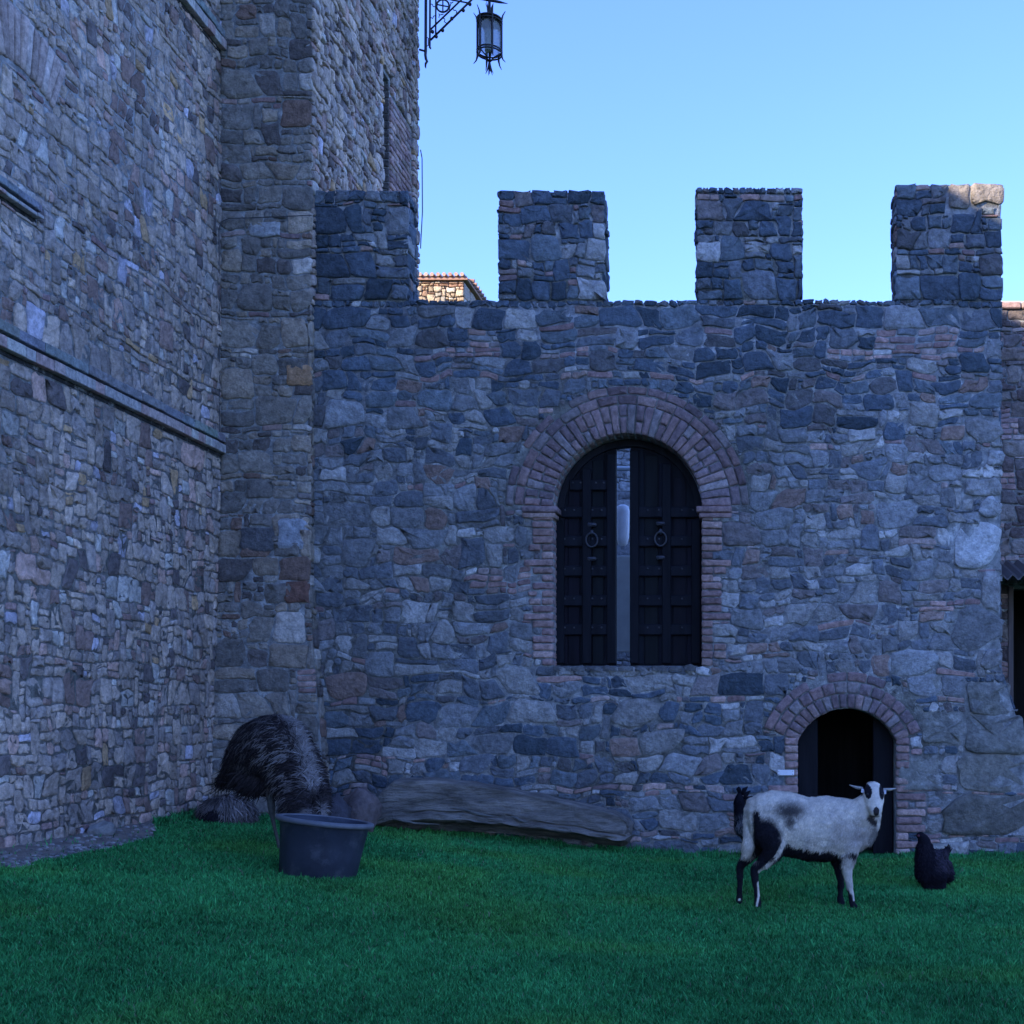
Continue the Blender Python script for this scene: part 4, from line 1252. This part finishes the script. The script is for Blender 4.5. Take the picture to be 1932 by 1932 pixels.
def strands(me, count, fn, seed, segs=3):
    """fn(P,N,rng)->(keep, dir, length, width, colour, lift); flat tapering strips lying on the coat"""
    rg = np.random.RandomState(seed)
    V = verts(me); N = norms(me)
    tri = []
    me.calc_loop_triangles()
    T = np.zeros(len(me.loop_triangles) * 3, np.int32); me.loop_triangles.foreach_get('vertices', T); T = T.reshape(-1, 3)
    A = np.linalg.norm(np.cross(V[T[:, 1]] - V[T[:, 0]], V[T[:, 2]] - V[T[:, 0]]), axis=1)
    pick_ = rg.choice(len(T), count, p=A / A.sum())
    a, b = rg.rand(count), rg.rand(count); sw = a + b > 1; a[sw] = 1 - a[sw]; b[sw] = 1 - b[sw]
    t = T[pick_]
    P = V[t[:, 0]] + (V[t[:, 1]] - V[t[:, 0]]) * a[:, None] + (V[t[:, 2]] - V[t[:, 0]]) * b[:, None]
    Nn = N[t[:, 0]] + N[t[:, 1]] + N[t[:, 2]]; Nn /= np.linalg.norm(Nn, axis=1)[:, None] + 1e-9
    keep, D, L, Wd, col, lift = fn(P, Nn, rg)
    D = D - Nn * (D * Nn).sum(1)[:, None]; D /= np.linalg.norm(D, axis=1)[:, None] + 1e-9
    k = keep; P, Nn, D, L, Wd, col, lift = P[k], Nn[k], D[k], L[k], Wd[k], col[k], lift[k]
    S_ = np.cross(D, Nn); n = len(P)
    ws = [.8, 1.0, .75, .05] if segs == 3 else [.9, .8, .05]
    vs = []
    for i in range(segs + 1):
        s = i / segs
        c = P + D * (L * s)[:, None] + Nn * (lift * L * (s * (1.35 - s)) + .001)[:, None]
        c[:, 2] -= .12 * L * s * s
        vs += [c - S_ * (Wd * ws[i] * .5)[:, None], c + S_ * (Wd * ws[i] * .5)[:, None]]
    VV = np.stack(vs, 1).reshape(-1, 3); m_ = 2 * (segs + 1)
    b0 = (np.arange(n) * m_)[:, None]
    F_ = np.concatenate([b0 + np.array([2 * i, 2 * i + 1, 2 * i + 3, 2 * i + 2])[None] for i in range(segs)])
    mb = MB(); mb.v.append(VV); mb.n = len(VV); mb.f = list(map(tuple, F_.tolist())); mb.mi = [0] * len(F_)
    mb.c.append(np.repeat(col, m_, 0))
    return mb

# ------------------------------------------------------------------ sheep
Ys = 8.93; Xs = at_px(1538, Ys)
def sz_(zx, zy, y=0.0, r=None):
    p = ((zx - 978) / 1510 + Xs, Ys + y, (1511 - zy) / 1510 + .012)
    return p if r is None else (*p, r / 1510)
sheep = empty('sheep', (Xs, Ys, 0), label='white sheep with black belly, black legs and dark rump patches, head turned to the camera', cat='sheep')
mb = MB()
st = [(225, 400, 560, .05), (262, 325, 740, .10), (350, 272, 850, .145), (500, 240, 930, .165), (700, 252, 960, .172), (900, 312, 1005, .180), (1100, 300, 1015, .178), (1300, 322, 985, .160), (1420, 345, 925, .140), (1520, 400, 870, .105), (1585, 480, 780, .055)]
mb.loft([((sz_(a, (t + b) / 2)), hw_, (b - t) / 2 / 1510, (0, 1, 0), (0, 0, 1)) for a, t, b, hw_ in st], 28)
# neck, throat
chain(mb, [sz_(1380, 560, .0, 215), sz_(1470, 490, -.01, 190), sz_(1540, 400, -.02, 140), sz_(1590, 320, -.02, 108)], 20)
chain(mb, [sz_(1490, 620, -.0, 150), sz_(1600, 560, -.03, 75), sz_(1665, 520, -.05, 36)], 14)
chain(mb, [sz_(1672, 470, -.04, 30), sz_(1675, 560, -.04, 22), sz_(1668, 640, -.03, 10)], 10)
chain(mb, [sz_(1570, 420, -.02, 105), sz_(1590, 540, -.03, 92), sz_(1575, 660, -.02, 92), sz_(1545, 760, -.01, 90)], 18)
# head: skull to muzzle, coming towards the camera
chain(mb, [sz_(1612, 235, -.02, 92), sz_(1612, 262, -.05, 114), sz_(1614, 330, -.09, 108), sz_(1616, 405, -.125, 84), sz_(1620, 455, -.15, 62)], 22, 5)
chain(mb, [sz_(1600, 360, -.05, 118), sz_(1612, 425, -.08, 98)], 18)
mb.sphere(sz_(1612, 205, -.035), (.058, .06, .045), 16, 12)
# tail
chain(mb, [sz_(290, 380, .0, 70), sz_(250, 470, 0, 56), sz_(246, 620, -.02, 56), sz_(248, 760, -.03, 62), sz_(246, 860, -.03, 74), sz_(215, 950, -.03, 42)], 14)
# legs
legs = {
 'rear_near': [sz_(480, 700, -.075, 185), sz_(520, 850, -.09, 140), sz_(430, 990, -.09, 82), sz_(322, 1095, -.09, 56), sz_(318, 1200, -.09, 40), sz_(338, 1340, -.09, 33), sz_(345, 1440, -.09, 38), sz_(350, 1492, -.095, 42)],
 'rear_far': [sz_(400, 700, .07, 150), sz_(330, 850, .08, 110), sz_(235, 990, .08, 62), sz_(158, 1090, .08, 46), sz_(150, 1220, .08, 36), sz_(146, 1350, .08, 33), sz_(146, 1430, .08, 38), sz_(142, 1492, .075, 42)],
 'front_far': [sz_(1240, 850, .06, 110), sz_(1225, 1000, .07, 72), sz_(1250, 1160, .07, 48), sz_(1268, 1270, .07, 40), sz_(1262, 1380, .07, 33), sz_(1262, 1450, .07, 38), sz_(1275, 1496, .065, 42)],
 'front_near': [sz_(1350, 820, -.07, 120), sz_(1325, 980, -.08, 88), sz_(1318, 1100, -.08, 62), sz_(1340, 1240, -.08, 46), sz_(1362, 1360, -.08, 33), sz_(1375, 1450, -.08, 38), sz_(1388, 1496, -.085, 43)],
}
for k, q in legs.items(): chain(mb, q, 14, 5)
me = blob(mb, .0075, 5)
V = verts(me)
zx = (V[:, 0] - Xs) * 1510 + 978; zy = 1511 - (V[:, 2] - .012) * 1510; dy = V[:, 1] - Ys
V = V + norms(me) * (.004 * noise(V[:, 0] / .03, V[:, 1] / .03, V[:, 2] / .03, 6))[:, None]
setverts(me, V)
def sheepcol(P, jitter=0.0, rg=None):
    zx = (P[:, 0] - Xs) * 1510 + 978; zy = 1511 - (P[:, 2] - .012) * 1510; y = P[:, 1] - Ys
    jn = 22 * noise(zx / 40, zy / 40, y * 20, 3) + (rg.normal(0, jitter, len(P)) if rg is not None else 0)
    zx_, zy_ = zx + jn, zy + jn * .7
    white = np.array([.70, .61, .48]); tan = np.array([.40, .34, .29]); blk = np.array([.016, .015, .019])
    c = np.tile(white, (len(P), 1))
    g = sstep(900, 1450, zx_) * .6 * sstep(400, 650, zy_)
    g = np.maximum(g, .45 * sstep(1300, 1500, zx_) * (zy_ > 500))
    g = np.clip(g + .55 * noise(zx / 150, zy / 150, y * 5, 8) + .25 * noise(zx / 60, zy / 70, y * 9, 28) - .02, 0, 1)
    c = c * (1 - g[:, None]) + tan * g[:, None]
    c = c * (1 + .10 * noise(zx / 55, zy / 90, y * 12, 17) + .07 * noise(zx / 16, zy / 30, y * 40, 18))[:, None]
    b = np.zeros(len(P))
    def ell(cx, cy, rx, ry, soft=.35):
        d = np.hypot((zx_ - cx) / rx, (zy_ - cy) / ry); return 1 - sstep(1 - soft, 1 + soft, d)
    b = np.maximum(b, ell(700, 440, 165, 85, .7) * .92); b = np.maximum(b, ell(700, 540, 55, 90, .6) * .85)
    b = np.maximum(b, ell(330, 560, 62, 130, .3)); b = np.maximum(b, ell(430, 780, 190, 270, .2)); b = np.maximum(b, ell(1370, 930, 70, 50, .5))
    belly = sstep(-12, 18, zy_ - np.interp(zx, [600, 680, 850, 1050, 1150, 1230], [790, 800, 850, 872, 868, 930])) * ((zx > 560) & (zx < 1290))
    b = np.maximum(b, belly)
    b = np.maximum(b, sstep(960, 1010, zy_) * (zx < 1180)); b = np.maximum(b, (sstep(950, 1000, zy_)) * ((zx > 1150) & (y > 0)))
    b = np.maximum(b, sstep(1270, 1330, zy_) * (zx > 1180)); b = np.maximum(b, (sstep(930, 990, zy_)) * ((zx > 1150) & (zx < 1260)))
    # throat
    th = (1 - sstep(.7, 1.15, np.hypot((zx_ - 1590) / 85, (zy_ - 550 - (zx_ - 1590) * .75) / 55))) * (y < .05)
    b = np.maximum(b, th * .95); b = np.maximum(b, .65 * sstep(1540, 1610, zx_) * (zy_ > 640))
    # white stripes on the legs
    def seg(ax, ay, bx, by, w):
        t = np.clip(((zx - ax) * (bx - ax) + (zy - ay) * (by - ay)) / ((bx - ax) ** 2 + (by - ay) ** 2), 0, 1)
        return 1 - sstep(w * .7, w * 1.2, np.hypot(zx - ax - t * (bx - ax), zy - ay - t * (by - ay)))
    near = y < -.02
    s = np.zeros(len(P))
    s = np.maximum(s, seg(505, 985, 375, 1105, 24) * near); s = np.maximum(s, seg(640, 760, 560, 930, 26) * near); s = np.maximum(s, seg(355, 1230, 360, 1370, 14) * near)
    s = np.maximum(s, seg(360, 1370, 335, 1480, 12) * near); s = np.maximum(s, seg(1325, 1000, 1330, 1150, 66) * near); s = np.maximum(s, seg(1350, 1180, 1368, 1330, 26) * near); s = np.maximum(s, seg(1380, 1330, 1392, 1420, 12) * near)
    s = np.maximum(s, seg(238, 480, 245, 880, 62) * (zx < 315)); s = np.maximum(s, ell(245, 900, 60, 70, .2) * (zx < 315) * (y < .04)); s = np.maximum(s, seg(1675, 480, 1668, 640, 24) * (zx > 1640))
    s = np.maximum(s, (((zx - 145) ** 2 + (zy - 1450) ** 2) < 15 ** 2))
    b = b * (1 - s)
    # face
    head = (y < -.05) & (zy < 520) & (zx > 1480)
    e1 = np.hypot((zx - 1545) / 38, (zy - 240 ) / 75) < 1; e2 = np.hypot((zx - 1692) / 32, (zy - 245) / 80) < 1
    b = np.where(head, 0, b)
    b = np.where(head & (e1 | e2), 1, b)
    nose = head & (np.hypot((zx - 1622) / 34, (zy - 445) / 50) < 1)
    b = np.where(nose, .97, b); b = np.where(head, np.maximum(b, .85 * sstep(478, 505, zy_) * (1 - sstep(50, 85, np.abs(zx - 1605)))), b)
    b = np.where((zx > 1480) & (zy < 330) & (y >= -.05) & (np.abs(zx - 1612) > 62), .9, b)
    return c * (1 - b[:, None]) + blk * b[:, None]
setcol(me, sheepcol(V))
body = link('body', me, M['fleece'], sheep, True)
def fl(P, N, rg):
    zy = 1511 - (P[:, 2] - .012) * 1510; zx = (P[:, 0] - Xs) * 1510 + 978
    n = len(P)
    keep = (zy < 1050) & ~((zx > 1480) & (zy < 520) & (P[:, 1] - Ys < -.05))
    D = np.stack([np.full(n, -.45), np.zeros(n), np.full(n, -1.0)], 1) + rg.normal(0, .35, (n, 3))
    L = rg.uniform(.012, .026, n) * np.where(zy > 780, 1.5, 1); Wd = rg.uniform(.003, .006, n)
    col = sheepcol(P, 10, rg) * rg.uniform(.8, 1.2, (n, 1))
    return keep, D, L, Wd, col, rg.uniform(.15, .45, n)
strands(me, 26000, fl, 3, 2).build('wool', [M['fleece']], sheep)
for s, (a, b_) in ((-1, ((1498, 205), (1350, 172))), (1, ((1722, 218), (1866, 207)))):
    mb = MB()
    p0 = np.array(sz_(a[0], a[1], -.03)); p1 = np.array(sz_(b_[0], b_[1], -.035))
    vs = []; f = []
    for i in range(9):
        t = i / 8; c = p0 * (1 - t) + p1 * t; w = .021 * math.sin(math.pi * (.12 + .88 * t) ** .8) + .002
        c = c + np.array([0, .01 * math.sin(math.pi * t), -.006 * math.sin(math.pi * t)])
        vs += [c + [0, -.016 * (w / .02), w * .35], c + [0, 0, -w * .55 - .002], c + [0, .018 * (w / .02), w * .35], c + [0, 0, w * .15]]
    for i in range(8):
        for k in range(4):
            l_ = (k + 1) % 4; f.append((4 * i + k, 4 * i + l_, 4 * i + 4 + l_, 4 * i + 4 + k))
    f += [(0, 1, 2, 3), (35, 34, 33, 32)]
    mb.add(vs, f, (.52, .50, .48)); mb.build('ear', [M['fleece']], sheep, True)
    mb = MB(); q = sz_(1490 if s < 0 else 1733, 232 if s < 0 else 248, -.06)
    mb.bevbox(q[0] - .010, q[0] + .010, q[1] - .004, q[1] + .002, q[2] - .016, q[2] + .012, .003, (.6, .6, .66))
    mb.build('ear_tag', [M['paint']], sheep)
    mb = MB(); q = sz_(1540 if s < 0 else 1695, 268, -.122); mb.sphere(q, .010, 10, 8, (.008, .008, .01)); mb.build('eye', [M['plastic']], sheep, True)

# ------------------------------------------------------------------ emu feeding from the tub
Ye = 9.70; SE = 1352.0
def ez(zx, zy, y=0.0, r=None):
    px = 370.9 + zx / 5.682; py = 1329.3 + zy / 5.682
    Y = Ye + y
    p = ((px - VX) * Y / F, Y, CAMZ + (VY - py) * Y / F)
    return p if r is None else (*p, r / SE * Y / Ye)
emu = empty('emu', (ez(800, 1000)[0], Ye, gz(-3.6)), label='dark shaggy emu bending down with its head in the tub', cat='emu')
mb = MB()
chain(mb, [ez(330, 770, .05, 70), ez(440, 670, .05, 170), ez(590, 560, .05, 270), ez(740, 470, .04, 325), ez(865, 465, .02, 335), ez(985, 610, -.02, 285), ez(1080, 770, -.05, 268), ez(1130, 900, -.10, 250), ez(1155, 1010, -.15, 240), ez(1150, 1110, -.20, 220)], 26, 5)
chain(mb, [ez(1140, 1090, -.20, 215), ez(1160, 1170, -.28, 160), ez(1230, 1230, -.42, 60), ez(1290, 1290, -.46, 48), ez(1360, 1330, -.48, 30)], 14)
chain(mb, [ez(1330, 960, -.25, 85), ez(1350, 1080, -.30, 80), ez(1350, 1170, -.36, 60), ez(1340, 1240, -.40, 40)], 12)
chain(mb, [ez(560, 740, 0, 150), ez(700, 800, 0, 150), ez(800, 850, 0, 110)], 16)
me = blob(mb, .014, 6)
V = verts(me)
# spine line for parting and flow
spine = np.array([ez(q[0], q[1], q[2]) for q in ((300, 700, -.0), (560, 300, .0), (760, 120, -.02), (900, 95, -.10), (1010, 200, -.17), (1110, 400, -.20), (1190, 600, -.24), (1240, 780, -.30), (1265, 930, -.36), (1290, 1050, -.42))])
def spd(P):
    best = np.full(len(P), 9.); tan = np.zeros((len(P), 3)); par = np.zeros(len(P)); vec = np.zeros((len(P), 3))
    for i in range(len(spine) - 1):
        a, b = spine[i], spine[i + 1]; ab = b - a; t = np.clip(((P - a) @ ab) / (ab @ ab), 0, 1)
        q = a + t[:, None] * ab; d = np.linalg.norm(P - q, axis=1); m_ = d < best
        best[m_] = d[m_]; tan[m_] = ab / np.linalg.norm(ab); par[m_] = (i + t[m_]) / (len(spine) - 1); vec[m_] = (P - q)[m_]
    return best, tan, par, vec
setcol(me, np.tile([.012, .011, .013], (len(V), 1)))
link('body', me, M['feather'], emu, True)
def emf(P, N, rg):
    n = len(P); d, tan, par, vec = spd(P)
    vd = vec / (d[:, None] + 1e-6)
    D = -tan * np.clip(.35 + 0 * d, .3, 1)[:, None] + vd * 1.0 + np.array([0, 0, -.55]) * sstep(.02, .3, d)[:, None]
    # towards the rear everything trails back and down
    back = sstep(.35, .05, par)[:, None]; D = D * (1 - back) + (np.array([-.75, 0, -.8])) * back
    D = D + rg.normal(0, .28, (n, 3))
    zx = (VX + F * P[:, 0] / P[:, 1] - 370.9) * 5.682; zy = (VY - F * (P[:, 2] - CAMZ) / P[:, 1] - 1329.3) * 5.682
    L = rg.uniform(.035, .095, n) * (1 + .5 * (zy > 650) * (zx < 700)); Wd = rg.uniform(.004, .011, n)
    streak = rg.rand(n)
    clump = noise(P[:, 0] / .045, P[:, 1] / .045, P[:, 2] / .045, 5)
    base = np.array([.026, .021, .021])[None] * rg.uniform(.5, 1.6, (n, 1))
    lightc = np.array([.30, .265, .24])
    sp2 = np.array([(880, 75), (1000, 170), (1090, 330), (1170, 560), (1215, 760), (1262, 950)], float)
    d2 = np.full(n, 9e9)
    for i in range(len(sp2) - 1):
        a_, b_ = sp2[i], sp2[i + 1]; ab = b_ - a_; q_ = np.stack([zx, zy], 1) - a_; t_ = np.clip(q_ @ ab / (ab @ ab), 0, 1); d2 = np.minimum(d2, np.linalg.norm(q_ - t_[:, None] * ab, axis=1))
    lt = .95 * (1 - sstep(25, 70, d2)) * (.75 + .25 * clump)
    mid = .40 * np.exp(-((zx - 760) / 200) ** 2 - ((zy - 420) / 210) ** 2) + .42 * np.exp(-((zx - 950) / 190) ** 2 - ((zy - 640) / 230) ** 2) + .16 + .35 * np.exp(-((zx - 960) / 60) ** 2 - ((zy - 900) / 120) ** 2)
    mid = mid * (clump > -.05) * (streak > .45)
    mid = mid * (1 - .9 * sstep(600, 760, zy) * (zx < 760))
    dark = sstep(900, 980, zy) * (zx > 1000)
    k = np.clip(np.maximum(lt * rg.uniform(.6, 1.2, n), mid) * (1 - .9 * dark), 0, 1.1)
    pale = np.exp(-((zx - 1190) / 55) ** 2 - ((zy - 1165) / 28) ** 2) + np.exp(-((zx - 1345) / 28) ** 2 - ((zy - 1140) / 60) ** 2)
    k = np.clip(k + .9 * pale, 0, 1.1)
    col = base * (1 - k[:, None]) + lightc * k[:, None]
    L = L * np.where(d < .06, .6, 1) * (1 - .4 * sstep(850, 1000, zy) * (zx > 1000))
    keep = (zy < 1300)
    L = L * rg.choice([.8, 1.0, 1.45], n, p=[.4, .4, .2])
    return keep, D, L, Wd, col, rg.uniform(.05, .60, n)
strands(me, 26000, emf, 5, 3).build('plumage', [M['feather']], emu)
for k, (lx_, yo) in enumerate(((0, -.02), (120, .16))):
    mb = MB(); gg = gz(ez(870 + lx_, 1500, yo)[0])
    top = ez(770 + lx_, 860, yo, 70); hock = ez(800 + lx_, 1085, yo, 30)
    ft = ez(880 + lx_, 1600, yo)
    chain(mb, [top, ez(790 + lx_, 1000, yo, 38), (hock[0], hock[1], hock[2] + .01, .030), (hock[0] + .005, hock[1], hock[2] - .04, .026), (hock[0] * .65 + ft[0] * .35, hock[1], hock[2] * .6 + gg * .4, .0155), (ft[0], ft[1], gg + .06, .015), (ft[0] + .005, ft[1], gg + .02, .020)], 12, 4)
    for (dx, dy_) in ((.15, -.01), (.12, -.07), (.12, .06)):
        chain(mb, [(ft[0], ft[1], gg + .025, .018), (ft[0] + dx * .6, ft[1] + dy_ * .6, gg + .018, .014), (ft[0] + dx, ft[1] + dy_, gg + .008, .007)], 8, 3)
    m2 = blob(mb, .006, 3); setcol(m2, np.tile([.085, .085, .075], (len(m2.vertices), 1))); link('leg', m2, M['skin'], emu, True)

# ------------------------------------------------------------------ emu lying down by the wall
Y2 = 11.15
x2 = at_px(428, Y2); g2 = gz(x2)
emu2 = empty('emu', (x2, Y2, g2), label='shaggy grey brown emu lying low in the grass in the corner by the tower foot', cat='emu')
mb = MB()
mb.sphere((x2, Y2, g2 + .08), (.22, .20, .14), 20, 14); mb.sphere((x2 + .02, Y2 - .02, g2 + .13), (.13, .15, .10), 16, 12)
chain(mb, [(x2 - .02, Y2 - .14, g2 + .10, .05), (x2 - .03, Y2 - .21, g2 + .07, .04), (x2 - .01, Y2 - .25, g2 + .03, .028)], 12)
me = blob(mb, .014, 4); setcol(me, np.tile([.014, .012, .014], (len(me.vertices), 1))); link('body', me, M['feather'], emu2, True)
def e2f(P, N, rg):
    n = len(P); D = np.stack([(P[:, 0] - x2) * 4, (P[:, 1] - Y2) * 3, np.full(n, -.5)], 1) + rg.normal(0, .22, (n, 3))
    dx = P[:, 0] - x2; h = P[:, 2] - g2
    k = np.clip(.30 + .35 * (h > .12) + .45 * (dx > .06) * (rg.rand(n) < .4) + .25 * (dx < -.12) * (rg.rand(n) < .3), 0, 1) * rg.uniform(.2, 1.1, n)
    k = np.where((np.hypot(dx + .01, h - .07) < .075) & (P[:, 1] < Y2), .0, k)
    k = np.where((dx < -.03) & (dx > -.13) & (h < .14), k * .25, k)
    col = np.array([.018, .015, .018]) * (1 - k[:, None]) + np.array([.36, .31, .28]) * k[:, None]
    return (P[:, 2] > g2 + .0), D, rg.uniform(.07, .16, n), rg.uniform(.006, .014, n), col, rg.uniform(.1, .6, n)
strands(me, 5200, e2f, 8, 3).build('plumage', [M['feather']], emu2)

# ------------------------------------------------------------------ black hen
Yh = 9.8
def hz(zx, zy, y=0.0, r=None):
    px = 1700 + zx / 12.5; py = 1545.6 + zy / 12.5; Y = Yh + y
    p = ((px - VX) * Y / F, Y, CAMZ + (VY - py) * Y / F)
    return p if r is None else (*p, r / 2956 * Y / Yh)
hen = empty('hen', (hz(750, 1000)[0], Yh, gz(1.4)), label='plump black hen standing on the grass right of the sheep', cat='hen')
mb = MB()
chain(mb, [hz(430, 378, -.03, 82), hz(475, 405, -.03, 108), hz(540, 520, -.025, 155), hz(555, 690, -.02, 190), hz(590, 850, -.01, 260), hz(670, 1040, 0, 345), hz(730, 1250, .01, 375), hz(760, 1430, .02, 290)], 22, 5)
chain(mb, [hz(760, 860, .05, 150), hz(900, 950, .09, 190), hz(1000, 1120, .13, 190), hz(1060, 1300, .12, 165)], 16)
chain(mb, [hz(900, 900, .10, 140), hz(1030, 830, .15, 95), hz(1090, 740, .18, 60)], 12)
chain(mb, [hz(640, 1450, -.04, 120), hz(650, 1600, -.04, 85)], 12); chain(mb, [hz(900, 1450, .03, 140), hz(930, 1610, .03, 80)], 12)
me = blob(mb, .008, 4); setcol(me, np.tile([.010, .009, .013], (len(me.vertices), 1))); link('body', me, M['feather'], hen, True)
def hf(P, N, rg):
    n = len(P); zx = (VX + F * P[:, 0] / P[:, 1] - 1700) * 12.5; zy = (VY - F * (P[:, 2] - CAMZ) / P[:, 1] - 1545.6) * 12.5
    D = np.stack([.25 + .8 * sstep(600, 900, zx), .5 * np.ones(n), np.full(n, -.9)], 1) + rg.normal(0, .25, (n, 3))
    tail = (zx > 880) & (zy < 950); D[tail] = np.array([.35, .2, .9]) + rg.normal(0, .2, (tail.sum(), 3))
    k = .5 * ((zx > 750) & (zy > 720) & (zy < 1200)) * rg.rand(n) + .12 * rg.rand(n)
    col = np.array([.009, .008, .012]) * (1 - k[:, None]) + np.array([.085, .070, .090]) * k[:, None]
    return (zy > 560) & (zy < 1600), D, rg.uniform(.03, .065, n), rg.uniform(.008, .017, n), col, rg.uniform(.15, .55, n)
strands(me, 3600, hf, 9, 2).build('plumage', [M['feather']], hen)
mb = MB(); q = hz(375, 375, -.03); mb.loft([(tuple(np.array(q) + (0.012, 0, 0)), .012, .014, (0, 1, 0), (0, 0, 1)), (tuple(np.array(q) + (-.010, 0, -.001)), .006, .007, (0, 1, 0), (0, 0, 1)), (tuple(np.array(q) + (-.026, 0, -.005)), .0015, .002, (0, 1, 0), (0, 0, 1))], 10, (.05, .045, .045))
mb.build('beak', [M['skin']], hen, True)
mb = MB(); q = hz(410, 390, -.058); mb.sphere(q, (.012, .006, .010), 8, 6, (.10, .03, .04)); mb.build('eye', [M['skin']], hen, True)
for zx_, yo in ((650, -.04), (930, .03)):
    mb = MB(); q = hz(zx_, 1600, yo); g_ = gz(q[0])
    mb.tube([(q[0], q[1], q[2]), (q[0], q[1], g_ + .01)], .008, 8, (.05, .045, .045))
    for dx, dy_ in ((-.035, -.02), (-.04, .0), (-.03, .02), (.02, 0)):
        mb.tube([(q[0], q[1], g_ + .012), (q[0] + dx, q[1] + dy_, g_ + .006)], [.006, .003], 6, (.05, .045, .045))
    mb.build('foot', [M['skin']], hen, True)

# ------------------------------------------------------------------ dark rooster hidden behind the sheep
Yr = 11.5; xr_ = at_px(1404, Yr); gr = gz(xr_)
roo = empty('rooster', (xr_, Yr, gr), label='black and grey rooster against the wall, mostly hidden behind the sheep', cat='rooster')
mb = MB()
def rp(px, py, y=0, r=None):
    p = (at_px(px, Yr), Yr + y, W2(0, py, Yr)[1]); return p if r is None else (*p, r)
chain(mb, [rp(1396, 1497, 0, .022), rp(1395, 1507, 0, .045), rp(1396, 1520, 0, .055), rp(1400, 1535, 0, .075), rp(1408, 1553, 0, .12), rp(1416, 1572, 0, .10)], 14)
mb.tube([rp(1391, 1506), rp(1385, 1509)], [.014, .002], 8)
me = blob(mb, .008, 3); 
V = verts(me); pyv = VY - F * (V[:, 2] - CAMZ) / V[:, 1]
kk = sstep(1530, 1545, pyv)[:, None]; setcol(me, np.array([.010, .010, .014]) * (1 - kk) + np.array([.085, .085, .085]) * kk)
link('body', me, M['feather'], roo, True)
def rf(P, N, rg):
    n = len(P); py = VY - F * (P[:, 2] - CAMZ) / P[:, 1]
    D = np.stack([np.full(n, .3), np.zeros(n), np.full(n, -1.)], 1) + rg.normal(0, .2, (n, 3))
    k = sstep(1528, 1548, py) * (rg.rand(n) < .6)
    col = np.array([.010, .010, .014]) * (1 - k[:, None]) + np.array([.17, .17, .17]) * k[:, None]
    return py > 1505, D, rg.uniform(.03, .08, n), rg.uniform(.006, .012, n), col, rg.uniform(.1, .35, n)
strands(me, 1800, rf, 10, 2).build('plumage', [M['feather']], roo)
mb = MB()
for (a, b) in (((1401, 1500), (1411, 1484)), ((1404, 1508), (1416, 1492)), ((1406, 1516), (1420, 1502)), ((1408, 1522), (1424, 1512)), ((1396, 1495), (1394, 1484))):
    p0, p1 = rp(*a), rp(*b); pm = tuple((np.array(p0) + np.array(p1)) / 2 + np.array([-.01, 0, .01]))
    mb.tube([p0, pm, p1], [.02, .026, .005], 6, (.010, .010, .014))
mb.build('hackle', [M['feather']], roo, True)
mb = MB()
for dx in (-.03, .04):
    mb.tube([(xr_ + dx + .02, Yr, gr + .2), (xr_ + dx, Yr, gr + .01)], .010, 7, (.06, .055, .05))
    for ddx in (-.05, -.04, .03): mb.tube([(xr_ + dx, Yr, gr + .012), (xr_ + dx + ddx, Yr - .02, gr + .006)], [.007, .003], 6, (.06, .055, .05))
mb.build('legs', [M['skin']], roo, True)
